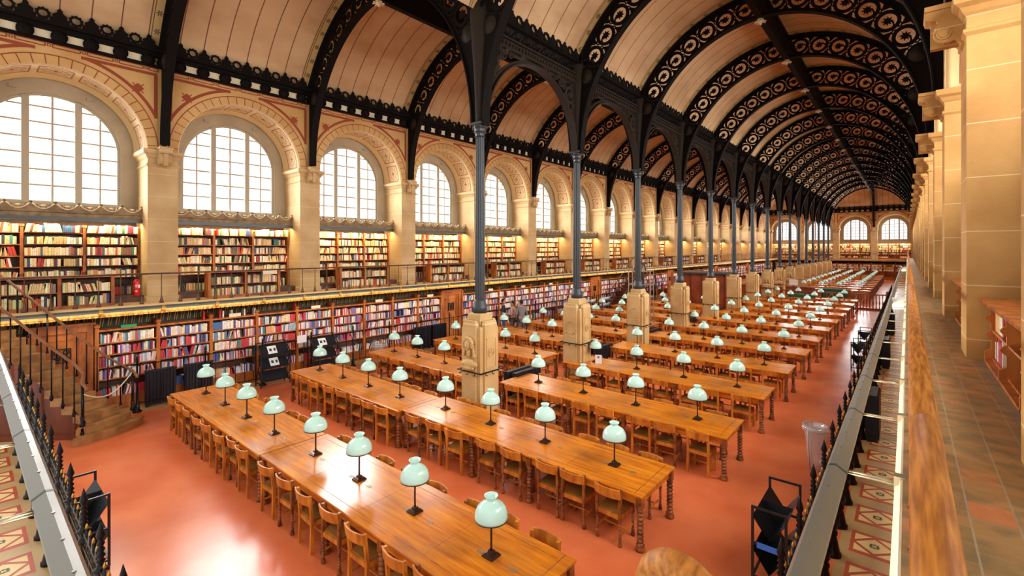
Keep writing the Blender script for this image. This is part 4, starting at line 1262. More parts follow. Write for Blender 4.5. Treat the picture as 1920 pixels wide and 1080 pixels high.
def chair_side(x0, x1, y, side, rowname, rng):
    L = x1-x0
    f = [.47,1.07,1.60,2.30,2.90,3.62,4.24,4.82]
    side_name = 'near side' if side < 0 else 'far side'
    for k, a in enumerate(f):
        x = x1-a*L/5.28+rng.uniform(-.05,.05)
        yy = y+side*(.58-.14)+rng.uniform(-.03,.03)-.0*side
        tn = rng.random() < .38
        lab = '%s oak chair, %s from the right on the %s of %s' % ('turned-leg' if tn else 'straight-legged', nth(k+1), side_name, rowname)
        CH_SPOTS.append((sqrt(x*x+yy*yy), x, yy, (0 if side < 0 else pi)+rng.uniform(-.06,.06), lab, 'chairs around the reading tables', tn))
rng = random.Random(5)
def near_row(n, right, y, x0, x1):
    side = ('right' if right else 'left')
    rn = 'the %s %s-hand table' % (nth(n), side)
    table(x0, x1, y, 'long varnished oak reading table, %s of the %s-hand row from the front' % (nth(n), side), 'reading tables')
    for s in (-1,1): chair_side(x0, x1, y, s, rn, rng)
for n in range(1, 14):
    y = yrow_r(n)
    x0, x1 = (-8.05, -2.74) if n < 3 else (-7.86, -2.45)
    near_row(n, True, y, x0, x1)
    for k, x in enumerate((-3.16, -4.46, -5.77, -7.08) if n > 2 else (-3.48,-4.81,-6.1,-7.39)):
        lamp(x, y+.02, 'mint glass desk lamp, %s from the right on the %s right-hand table' % (nth(k+1), nth(n)), 'desk lamps on the right-hand tables')
for n in range(1, 11):
    y = yrow_l(n)
    x0, x1 = (-13.05,-8.07) if n == 1 else (-12.95,-8.06) if n == 2 else (-13.4,-8.55)
    near_row(n, False, y, x0, x1)
    for k, x in enumerate((-8.78,-10.04,-11.22,-12.42) if n < 3 else (-9.1,-10.35,-11.6,-12.79)):
        lamp(x, y-.03*(n == 1), 'mint glass desk lamp, %s from the right on the %s left-hand table' % (nth(k+1), nth(n)), 'desk lamps on the left-hand tables')
CH_SPOTS.sort(key=lambda c: c[0])
FAR_CH = MB()
for i, (dist, x, y, rz, lab, grp, tn) in enumerate(CH_SPOTS):
    if i < 296:
        det = i < 150
        key = (tn, det)
        if key not in chair0:
            t = chair0[key] = thing('oak_chair', lab, 'chair', (x,y,0), rz, grp)
            if det:
                for n_, me in CHP[tn]: put(n_, me, t)
            else: put('chair_frame', CHJ[tn], t)
        else: dup(chair0[key], (x,y,0), rz, lab, grp)
    else:
        me = CHJ[tn]; mt = Matrix.Translation((x,y,0)) @ Matrix.Rotation(rz,4,'Z')
        FAR_CH.add([mt @ v.co for v in me.vertices], [tuple(p.vertices) for p in me.polygons])
# the far half of the room: two more blocks of tables
rng2 = random.Random(9)
FAR_Y = [46.5+2.75*k for k in range(6)]+[64.0+2.4*k for k in range(5)]
for k, y in enumerate(FAR_Y):
    t = table(-7.2, -2.2, y, 'dark reading table beyond the wooden balustrade, %s from the balustrade' % nth(k+1), 'tables beyond the balustrade')
    for q, x in enumerate((-2.95,-4.25,-5.5,-6.75)):
        lamp(x, y, 'mint glass desk lamp beyond the balustrade, %s from the right on its %s table' % (nth(q+1), nth(k+1)), 'desk lamps beyond the balustrade')
    for s in (-1,1):
        for q in range(8):
            mt = Matrix.Translation((-6.8+.6*q, y+s*.44, 0)) @ Matrix.Rotation(0 if s < 0 else pi,4,'Z')
            FAR_CH.add([mt @ v.co for v in CHJ[False].vertices], [tuple(p.vertices) for p in CHJ[False].polygons])
tag(build(FAR_CH, 'distant_chairs', 'oak_chair'), 'rows of oak chairs at the tables furthest down the room', 'chairs', kind='stuff')
# radiators in the middle aisle
def radiator_meshes(L, H=.86, D_=.20, n=12):
    fin, top = MB(), MB()
    for k in range(n):
        y = L*(k+.5)/n; w = L/n*.38
        fin.rects([(-D_/2,D_/2,y-w,y+w,.08),(-D_/2,D_/2,y-w,y+w,H-.03),(-D_/2+.04,D_/2-.04,y-w,y+w,H)])
        for x in (-.07,0,.07): top.box(x-.02,x+.02,y-w-.01,y+w+.01,H-.12,H-.06)
    for y in (.03,L-.03): top.box(-D_/2+.03,D_/2-.03,y-.03,y+.03,0,.1)
    top.rod((0,0,H-.08),(0,L,H-.08),.03,8); top.rod((0,0,.14),(0,L,.14),.03,8)
    return [('fins',fin.mesh('fins','radiator')),('pipe',top.mesh('pipe','radiator'))]
RAD = radiator_meshes(1.05)
r0 = None
for k in range(7):
    for q in range(2):
        y = Y0+B*k+1.55; x = XC-.62+.26*q+.1
        lab = 'black ribbed radiator, %s of the pair behind the %s stone pedestal' % (('left','right')[q], nth(k+1))
        if r0 is None:
            r0 = thing('radiator', lab, 'radiator', (x,y,0), 0, 'radiators in the middle aisle')
            for n_, me in RAD: put(n_, me, r0)
        else: dup(r0, (x,y,0), 0, lab)
# small white notice on the fourth right-hand table
t = thing('notice_card', 'white notice card standing on the fourth right-hand table beside its left lamp', 'notice', (-6.9, yrow_r(4)-.12, TZ), .5)
mb = MB(); mb.obox(Matrix.Translation((0,0,.13)) @ Matrix.Rotation(.12,4,'X'), .19,.006,.26); build(mb, 'card', 'white', t)
mb = MB(); mb.obox(Matrix.Translation((0,-.012,.19)) @ Matrix.Rotation(.12,4,'X'), .06,.004,.06); build(mb, 'printed_mark', 'blue', t)

# ------------------------------------------------------------------ right gallery, seen from just above its rail
ZR = ZG+DZR
mb = MB(); mb.box(-.02, XR+1.6, .75, YF, ZR-.16, ZR)
tag(build(mb, 'floor_gallery_right', 'gallerytile'), kind='structure')
mb = MB(); mb.box(.228,.385,3.09,3.27,ZR-.01,ZR+.002)
tag(build(mb, 'floor_patch_tile', mat('new_orange_tile', S(206,132,84), .5, c2=S(196,118,72), nscale=9)), kind='structure')
mb = MB(); mb.prism([(-.02,ZR-.16),(-.055,ZR-.14),(-.055,ZR-.05),(-.035,ZR-.03),(-.03,ZR),(-.02,ZR)], XZ, .9, YF)
tag(build(mb, 'trim_gallery_edge', 'cream'), kind='structure')
t = thing('oak_handrail', 'thick round oak handrail of the right gallery running away from the camera', 'handrail', (.036,0,0))
ZH = 3.655
for k, (a, b) in enumerate(((.35,1.75),(1.75,8.0),(8.0,24),(24,50),(50,YF-1))):
    mb = MB(); r = .034
    mb.tube([(0,a,ZH),(0,a+.004,ZH),(0,b-.012,ZH),(0,b-.006,ZH)], [r*.93,r,r,r*.93], 20); build(mb, 'rail_length', 'railwood', t)
mb = MB(); mb.box(-.014,.014,.4,YF-1,ZH-.045,ZH-.028); build(mb, 'iron_bar', 'black', t)
bal = MB(); bal.rod((0,0,ZR),(0,0,ZH-.03), .009, 6); bal.lathe([(.03,ZR),(.014,ZR+.14)], 8); bal.box(-.016,.02,-.02,.02,ZR+.3,ZR+.34)
bm_ = bal.mesh('baluster','thinrail')
for k in range(95): put('baluster', bm_, t, (-.005, .9+.42*k, 0))
# curled end of the near gallery handrail, just under the camera
t = thing('handrail_volute', 'rounded oak handrail curl at the bottom edge beside the corner of the gallery', 'handrail', (-.283,.78,-.03))
mb = MB(); pts = []; 
for k in range(15):
    a = pi*k/14; pts.append((-.064*cos(a), .024*cos(a), 3.575+.056*sin(a)))
pts = [(-.064,.024,3.30)]+pts+[(.064,-.024,3.30)]
mb.tube(pts, .034, 16, up=(0,1,0)); build(mb, 'curl', 'railwood', t)
mb = MB(); mb.rod((-.04,.015,ZR-.16),(-.04,.015,3.35),.012,8); mb.rod((.04,-.015,ZR-.16),(.04,-.015,3.35),.012,8); build(mb, 'post', 'black', t)
mb = MB(); mb.box(-.42,-.02,.55,.80,ZR-.16,ZR); tag(build(mb, 'floor_gallery_corner', 'gallerytile'), kind='structure')
# lamp rails: right side and near end
seg = 1.25; n = 40
LR = lamp_rail(seg*n, n)
def lamp_rail_thing(loc, rz, n, label, first):
    t = thing('lamp_rail', label, 'light fitting', loc, rz)
    one = lamp_rail(seg, 1)
    for k in range(n):
        for n_, me in one: put(n_, me, t, (0, seg*k, 0))
lamp_rail_thing((-.318, .78, ZR-.02), 0, 34, 'long grey light channel on steel arms beside the oak handrail', 0)
lamp_rail_thing((-15.9, .285, ZR-.02), -pi/2, 12, 'long grey light channel along the near end, above the left corner of the floor', 0)
# iron fences with spear finials
def fence_meshes(pitch, H=1.83):
    po, pk = MB(), MB(); g = MB(); k = H/1.83
    po.lathe([(.105,0),(.105,.04),(.085,.06),(.06,.20),(.045,.26),(.06,.29),(.06,.32),(.030,.36),(.026,.9),(.028,1.28),(.045,1.30),(.045,1.33),(.024,1.36),(.034,1.40),(.062,1.415),(.034,1.43),(.020,1.47),(.036,1.49),(.019,1.51),(.034,1.535),(.018,1.56),(.032,1.585),(.017,1.61),(.030,1.635),(.016,1.66),(.030,1.69),(.034,1.705),(.012,1.79),(.001,1.83)], 10)
    for z in (.16,1.26,1.40): pk.box(0,pitch,-.012,.012,z,z+.03)
    m = 5
    for j in range(1, m):
        y = pitch*j/m; pk.rod((y,0,.1),(y,0,1.50),.011,6)
        g.lathe([(.001,1.49),(.010,1.50),(.013,1.515),(.009,1.535),(.001,1.55)], 8, c=(y,0,0)); g.lathe([(.013,1.40),(.013,1.415)], 8, c=(y,0,0))
    for j in range(m):
        pk.ring(lambda u,v,w: (u,w,v), (pitch*(j+.5)/m,1.345), .03, .045, 10, -.008, .008)
    return po.mesh('post','fenceiron'), pk.mesh('fence_panel','fenceiron'), g.mesh('gilt_tip','gold')
FM = fence_meshes(.845)
def fence(loc, rz, n, label):
    t = thing('iron_fence', label, 'fence', loc, rz)
    for k in range(n):
        put('post', FM[0], t, (.845*k,0,0))
        if k < n-1: put('fence_panel', FM[1], t, (.845*k,0,0)); put('gilt_tip', FM[2], t, (.845*k,0,0))
fence((-.775, 1.73, 0), pi/2, 45, 'black iron fence with spear finials and gilt tips along the right bookcases')
fence((-13.7, .775, 0), 0, 16, 'black iron fence with spear finials across the near end, beside the stair')
# light fence in front of the left bookcases
po, pn = MB(), MB()
po.lathe([(.10,0),(.10,.03),(.06,.06),(.045,.2),(.03,.24),(.022,.7),(.03,.74),(.022,.78),(.022,1.25),(.035,1.28),(.02,1.31),(.03,1.34),(.03,1.37),(.002,1.45)], 10)
for z in (.22,1.18): pn.box(-.01,.01,0,1.51,z,z+.025)
for k in range(1, 6): pn.rod((0,1.51*k/6,.22),(0,1.51*k/6,1.2),.009,6); pn.blob((0,1.51*k/6,1.23),(.012,.012,.02),6,5)
pom, pnm = po.mesh('post','fenceiron'), pn.mesh('fence_panel','fenceiron')
t = thing('iron_fence', 'thin black iron fence in front of the left ground bookcases', 'fence', (-14.9, 2.9, 0))
for k in range(23):
    put('post', pom, t, (0,1.51*k,0)); put('fence_panel', pnm, t, (0,1.51*k,0))
# ribbed black radiator covers behind that fence
def panel_rad(y0, y1, label):
    t = thing('radiator', label, 'radiator', (-15.16, y0, 0)); L = y1-y0
    b, f = MB(), MB(); b.box(-.09,.04,0,L,.06,.92); b.box(-.1,.06,-.02,L+.02,.92,.95)
    n = max(4, round(L/.07))
    for k in range(n): f.box(.04,.062,L*(k+.2)/n,L*(k+.8)/n,.08,.90)
    for y in (.04, L-.04): b.box(-.05,.03,y-.03,y+.03,0,.07)
    build(b, 'body', 'radiator', t); build(f, 'ribs', 'radiator', t)
panel_rad(3.12,3.78,'black ribbed radiator nearest the curved stair by the left bookcases')
panel_rad(4.0,4.66,'black ribbed radiator between its twin by the stair and the white-papered display racks')
panel_rad(11.9,12.65,'black ribbed radiator left of the first wooden wall door past the racks, nearer one')
panel_rad(12.75,13.5,'black ribbed radiator left of the first wooden wall door past the racks, further one')
# display racks with white notices
def display_rack(y, L, label, notes):
    t = thing('display_rack', label, 'rack', (-14.75, y, 0)); fr = MB()
    for yy in (0, L):
        fr.bar((-.22,yy,0),(-.22,yy,1.28),.03); fr.bar((.16,yy,0),(.16,yy,1.0),.03); fr.bar((-.22,yy,1.28),(.16,yy,1.0),.03); fr.bar((-.22,yy,.12),(.16,yy,.12),.03); fr.bar((-.22,yy,.12),(.16,yy,.95),.02)
    fr.bar((-.22,0,1.28),(-.22,L,1.28),.03)
    build(fr, 'frame', 'black', t)
    for k, z in enumerate((1.05,.68,.30)):
        s = MB(); mt = Matrix.Translation((.02,L/2,z)) @ Matrix.Rotation(R(52),4,'Y'); s.obox(mt, .36, L-.03, .012)
        s.obox(Matrix.Translation((.14,L/2,z-.13)), .05, L-.03, .02); sh = build(s, 'tilted_shelf', 'radiator', t)
        if k < notes:
            p = MB(); p.obox(mt @ Matrix.Translation((-.02,-.05+.06*k,.012)), .26, .26, .004); build(p, 'notice', 'white', sh)
            q = MB()
            q.obox(mt @ Matrix.Translation((-.02,-.10+.06*k,.016)), .09, .07, .003); q.obox(mt @ Matrix.Translation((-.02,.02+.06*k,.016)), .09, .06, .003); build(q, 'printed_emblem', 'irongrey', sh)
display_rack(5.75, .85, 'black display rack with two white notices, nearer of the pair by the left fence', 2)
display_rack(7.35, .85, 'black display rack with one white notice, further of the pair by the left fence', 1)
t = thing('paper_sign', 'white paper sign hanging on the fence between the two display racks', 'sign', (-14.86, 6.95, 0)); mb = MB(); mb.box(-.004,.004,0,.3,1.12,1.36); build(mb, 'sheet', 'white', t)
# book trolleys: black frames with V-shaped shelves
def cart_parts():
    fr, s1, lb = MB(), [], MB(); W, L, H = .36, .95, 1.0
    for x in (-W/2, W/2):
        for y in (0, L): fr.box(x-.014,x+.014,y-.014,y+.014,.06,H)
    for y in (0, L):
        for z in (H-.014,.14,.55): fr.box(-W/2,W/2,y-.012,y+.012,z-.012,z+.012)
    for x in (-W/2, W/2):
        for z in (.14,): fr.box(x-.012,x+.012,0,L,z-.012,z+.012)
    for x in (-W/2, W/2):
        for y in (.03, L-.03): fr.lathe([(.03,-.012),(.03,.012)], 10, mtx=Matrix.Translation((x,y,.03)) @ Matrix.Rotation(pi/2,4,'Y'))
    out = [('frame', fr.mesh('frame','black'))]
    for z in (.62, .22):
        m = MB(); m.add([(-W/2,0,z+.26),(0,0,z),(W/2,0,z+.26),(-W/2,L,z+.26),(0,L,z),(W/2,L,z+.26)], [(0,1,4,3),(1,2,5,4)])
        m.add([(-W/2,0,z+.25),(0,0,z-.012),(W/2,0,z+.25),(-W/2,L,z+.25),(0,L,z-.012),(W/2,L,z+.25)], [(3,4,1,0),(4,5,2,1)])
        m.add([(-W/2,L/2,z+.26),(0,L/2,z),(W/2,L/2,z+.26)], [(0,1,2)])
        out.append(('trough_shelf', m.mesh('trough_shelf','black')))
    lb.box(-.13,.13,-.02,-.013,.51,.58)
    return out, lb
CP, LB = cart_parts(); lbb = LB.mesh('tape_label','blue'); lbp = LB.mesh('tape_label','pink')
for x, y, rz, lab, lm in ((-1.27,6.28,0,'black book trolley with a blue tape label in front of the right fence',lbb),(-1.27,19.4,0,'black book trolley against the right fence, nearer of the distant pair',None),(-1.27,22.4,0,'black book trolley against the right fence, further of the distant pair',None),
                       (-8.8,1.06,-pi/2,'black book trolley with magenta tape labels by the near-end fence',lbp)):
    t = thing('book_trolley', lab, 'trolley', (x,y,0), rz, 'book trolleys')
    for n_, me in CP: put(n_, me, t)
    if lm: put('tape_label', lm, t)
# waste bag on a hoop stand
def bag_bin(x, y, label, h=.82, r=.2):
    t = thing('waste_bag_stand', label, 'bin', (x,y,0))
    b = MB(); rr = random.Random(2)
    prof = [(r*.52,.05),(r*.6,.25),(r*.72,.5),(r*.85,h-.12),(r*1.0,h),(r*1.04,h+.01),(r*1.06,h-.09)]
    b.lathe(prof, 20, rf=lambda k: 1+.05*sin(k*2.3)); build(b, 'clear_bag', 'plastic', t)
    f = MB(); n = 20
    f.tube([(r*.98*cos(2*pi*k/n), r*.98*sin(2*pi*k/n), h) for k in range(n+1)], .008, 6)
    for k in range(3): a = 2*pi*k/3; f.rod((r*.98*cos(a),r*.98*sin(a),h),(r*.6*cos(a),r*.6*sin(a),0),.007,6)
    build(f, 'hoop_stand', 'steel', t)
bag_bin(-1.33, 10.4, 'clear plastic waste bag on a hoop stand beside the right fence')
bag_bin(-14.55, 9.75, 'clear plastic waste bag on a stand by the left fence', .7, .24)
# bookcases under the right gallery (edge-on) and dark radiators there
for k in range(14):
    t = thing('wall_bookcase', 'wooden bookcase under the right gallery beside the patterned tiles, %s from the front' % nth(k+1), 'bookcase', (.30, 2.2+2.6*k+2.5, 0), pi, 'bookcases under the right gallery')
    m2 = GCJ; put('carcass', GCJ, t); put('carcass', GCJ, t, (0,1.24,0))
RAD2 = radiator_meshes(.9, H=1.0, D_=.24, n=9)
for k, y in enumerate((12.6, 20.6, 28.6)):
    t = thing('radiator', 'dark ribbed radiator behind the right fence, %s from the front' % nth(k+1), 'radiator', (-.58, y, 0), 0, 'radiators behind the right fence')
    for n_, me in RAD2: put(n_, me, t)
# low bookcases between the right piers
def low_right(y0, y1, label, nb):
    t = thing('low_bookcase', label, 'bookcase', (.66, y0, ZR), 0, 'low bookcases on the right gallery'); L = y1-y0
    tp = MB(); tp.rects([(-.03,.46,-.01,L+.01,.66),(-.05,.46,-.02,L+.02,.68),(-.05,.46,-.02,L+.02,.71)]); build(tp, 'top', 'shelfwood', t)
    def end(y):
        e = MB(); prof = [(.44,0),(-.0,0),(.0,.12),(.05,.15),(.05,.26),(.02,.285),(.005,.31),(.02,.335),(.05,.36),(.05,.44),(.02,.465),(.005,.49),(.02,.515),(.05,.54),(.04,.6),(-.01,.66),(.44,.66)]
        e.prism(prof, XZ, y-.02, y+.02); build(e, 'end_panel', 'shelfwood', t)
    n = max(2, round(L/1.1)+1)
    for k in range(n): end(L*k/(n-1))
    s = MB()
    for z in (.05,.36): s.box(.06,.44,0,L,z-.02,z)
    s.box(.0,.44,0,L,0,.03); build(s, 'shelf', 'shelfwood', t)
    b = MB(); b.box(.42,.44,0,L,0,.66); build(b, 'back_panel', 'shelfdark', t)
    if nb:
        rr = random.Random(4)
        for si, z in enumerate((.052,.362)):
            p = .03; k = 0
            cut = [L*j/(n-1) for j in range(n)]
            while p < L-.08:
                w = rr.uniform(.022,.05)
                if any(abs(p+w/2-c) < .02+w/2 for c in cut): p += .03; continue
                h = rr.uniform(.18,.27); c = rr.choice([(232,222,196),(236,226,206),(196,44,40),(222,186,96),(60,90,160),(240,234,220),(200,60,60)])
                mb = MB(); mb.rects([(.08,.24,0,w,0),(.08,.24,0,w,h)]); k += 1
                q = put('book', mb.mesh('book','book'), loc=(.66, y0+L-p-w, ZR+z)); q.color = tuple(lin(x) for x in c)+(1,)
                nm = 'cream' if min(c) > 190 else 'red' if c[0] > 150 and c[1] < 90 else 'blue' if c[2] > c[0] else 'yellow'
                tag(q, '%s book, %s from the far end on the %s shelf of the low right-edge bookcase' % (nm, nth(k), ('lower','upper')[si]), 'book', 'books in the low right bookcase')
                p += w+.002
                if k >= 14: break
low_right(yp(1)+.55, 7.43, 'low oak bookcase with scalloped end panels at the right edge', True)
low_right(yp(2)+.4, yp(3)-.4, 'low oak bookcase partly hidden behind the nearest large right pier', False)
low_right(yp(4)+.4, yp(5)-.4, 'low oak bookcase peeping out behind the third right pier', False)
# paper-wrapped sheet clipped on the lamp rail arms
for y, z, w_, lab in ((14.6, ZR+.02, .42, 'white translucent sheet clipped over the right lamp rail arms'),(38.5, ZR+.05, .35, 'small white sheet clipped far along the right lamp rail')):
    t = thing('hanging_sheet', lab, 'sheet', (-.15, y, z)); mb = MB(); mb.add([(-.14,0,.03),(.12,0,.05),(.12,w_,.05),(-.14,w_,.03),(-.13,-.01,-.22),(.12,-.01,-.2)], [(0,1,2,3),(4,5,1,0)]); build(mb, 'sheet', 'white', t)
# fire extinguisher and small sign of the left gallery
t = thing('fire_extinguisher', 'red fire extinguisher on the wooden plinth beside the first full pier', 'fire extinguisher', (-16.1, 3.12, 2.856))
mb = MB(); mb.lathe([(.075,0),(.08,.02),(.08,.36),(.07,.41),(.035,.45),(.025,.46)], 20); build(mb, 'cylinder_body', 'red', t)
mb = MB(); mb.lathe([(.03,.455),(.03,.50)], 12); mb.bar((-.02,0,.50),(.10,0,.53),.02); mb.bar((-.02,0,.52),(.09,0,.56),.015); build(mb, 'valve', 'black', t)
mb = MB(); mb.tube([(.0,-.03,.48),(.03,-.10,.45),(.04,-.12,.3),(.05,-.11,.12)], .012, 8); mb.lathe([(.02,.05),(.028,.13)], 10, c=(.05,-.11,0)); build(mb, 'hose', 'black', t)
mb = MB()
for z, w_ in ((.30,.05),(.27,.055),(.24,.04),(.14,.05),(.12,.045)): mb.obox(Matrix.Translation((.0805,-.02,z)), .003, w_, .012)
mb.obox(Matrix.Translation((.075,.04,.26)), .01, .035, .09); build(mb, 'lettering', 'white', t)
t = thing('rail_sign', 'small pale sign tied to the gallery railing in front of the second bookcase', 'sign', (-15.06, 6.2, 0)); mb = MB(); mb.obox(Matrix.Translation((0,0,3.41)) @ Matrix.Rotation(-.2,4,'Y'), .01,.42,.11); build(mb, 'plate', 'sign', t)

for k, u in enumerate((381,411,417,433,457,476,552)):
    r = (u-960)/876; q = (r*sin(.702424653)+cos(.702424653))/(r*cos(.702424653)-sin(.702424653)); y = -15.62*q
    c = (200,40,34) if k in (0,1,6) else (232,226,210); h = .24 if k in (0,1,6) else .2
    mb = MB(); mb.rects([(-.08,.08,-.018,.018,0),(-.08,.08,-.018,.018,h)])
    b = put('book', mb.mesh('book','book'), loc=(-15.62, y, 2.091)); b.color = tuple(lin(x) for x in c)+(1,)
    tag(b, '%s book standing upright on top of the left ground bookcases, %s from the stair' % ('red' if c[1] < 90 else 'cream', nth(k+1)), 'book', 'books standing on top of the bookcases')

# ------------------------------------------------------------------ curved stair in the near left corner
Rr = [(-13.86,2.84),(-13.90,2.62),(-13.96,2.41),(-14.06,2.20),(-14.18,2.03),(-14.32,1.87),(-14.47,1.72),(-14.62,1.57),(-14.77,1.42),(-14.93,1.28),(-15.09,1.13),(-15.25,.99),(-15.41,.84),(-15.57,.70),(-15.73,.56)]
Ll = [(-13.28,1.60),(-13.40,1.68),(-13.55,1.72),(-13.80,1.60),(-13.98,1.44),(-14.14,1.28),(-14.30,1.13),(-14.44,.98),(-14.58,.84),(-14.72,.70),(-14.86,.55),(-15.0,.41),(-15.14,.27),(-15.28,.13),(-15.42,-.01)]
RZ = ZG/15
t = thing('curved_stair', 'dark wooden curved stair with twin handrails climbing to the left gallery', 'staircase', (0,0,0))
for i in range(15):
    z = RZ*(i+1)
    l, r = Vector((*Ll[i],0)), Vector((*Rr[i],0))
    l2, r2 = (Vector((*Ll[min(i+1,14)],0)), Vector((*Rr[min(i+1,14)],0))) if i < 14 else (l+(Vector((*Ll[14],0))-Vector((*Ll[13],0))), r+(Vector((*Rr[14],0))-Vector((*Rr[13],0))))
    run = ((l2+r2)-(l+r)).normalized() if i < 14 else Vector((-.7,-.7,0))
    fwd = -run
    e = 6; nose = []
    bulge = .16 if i == 0 else .10 if i == 1 else .05 if i == 2 else .0
    for k in range(e+1):
        p = l+(r-l)*k/e; nose.append(p+fwd*bulge*sin(pi*k/e)**.6)
    if i < 2: nose[0] = nose[0]-run*-.0+(l-r).normalized()*.10; 
    back = [r2+run*.03, l2+run*.03]
    poly = [(p.x,p.y) for p in nose]+[(p.x,p.y) for p in back]
    st = MB(); st.prism([(x,y) for x,y in poly], lambda u,v,w: (u,v,w), z-.035, z)
    tr = build(st, 'tread', 'stairwood', t)
    ins = [p+run*.03 for p in nose]; poly2 = [(p.x,p.y) for p in ins]+[(p.x,p.y) for p in back]
    rs = MB(); rs.prism(poly2, lambda u,v,w: (u,v,w), z-RZ if i else 0, z-.035)
    build(rs, 'riser', 'stairwood', tr)
# panelled side under the treads, towards the room
sd = MB(); n = len(Ll)
lo = [(x+.02,y+.02,0) for x,y in Ll[1:]]; hi = [(x+.02,y+.02,max(.05,RZ*(i+1)-.10)) for i,(x,y) in enumerate(Ll)][1:]
sd.strip(lo, hi); sd.box(-13.6,-13.42,1.66,1.74,0,.3)
build(sd, 'side_panel', 'stairred', t)
pn = MB()
for i in (3,6,9,12):
    x, y = Ll[i]; pn.box(x+.0,x+.05,y-.0,y+.05,0,RZ*(i+1)-.15)
for a, b in zip(Ll[1:-1], Ll[2:]): pn.bar((a[0]+.04,a[1]+.03,.06),(b[0]+.04,b[1]+.03,.06),.05,.12)
build(pn, 'panel_moulding', 'stairred', t)
for pts, nm, e0 in ((Ll, 'inner', 1), (Rr, 'outer', 1)):
    hp = [(x, y, RZ*(i+1)+.92) for i,(x,y) in enumerate(pts)][e0:]
    x, y, z = hp[0]
    hp = [(x+.16,y+.05,z-.14),(x+.12,y+.06,z-.11)]+hp
    lx, ly, lz = hp[-1]; hp += [(lx-.05,ly-.05,3.49),(lx-.5,ly-.2,3.49)]
    mb = MB(); mb.tube(hp, .034, 10, ry=.026); build(mb, 'handrail', 'stairrail', t)
    for i in range(1, 15):
        x, y = pts[i]; z = RZ*(i+1)
        mb = MB(); r = .013 if i > 1 else .024
        mb.rod((x,y,z-.18 if pts is Ll else z-.02),(x,y,z+.90), r, 8); mb.lathe([(.001,z-.24),(.035,z-.20),(.03,z-.17),(.04,z-.14),(.02,z-.1)] if pts is Ll else [(.03,z-.02),(.02,z+.04)], 8, c=(x,y,0))
        if i == 1: mb.lathe([(.05,z),(.05,z+.04),(.03,z+.08),(.04,z+.2),(.028,z+.22)], 10, c=(x,y,0))
        build(mb, 'newel' if i == 1 else 'baluster', 'fenceiron', t)
mb = MB(); a = Vector((-13.40,1.68,1.05)); b = Vector((-13.90,2.62,1.25))
mb.tube([a+(b-a)*k/8+Vector((0,0,-.28*sin(pi*k/8))) for k in range(9)], .012, 8); build(mb, 'barrier_rope', 'cream', t)

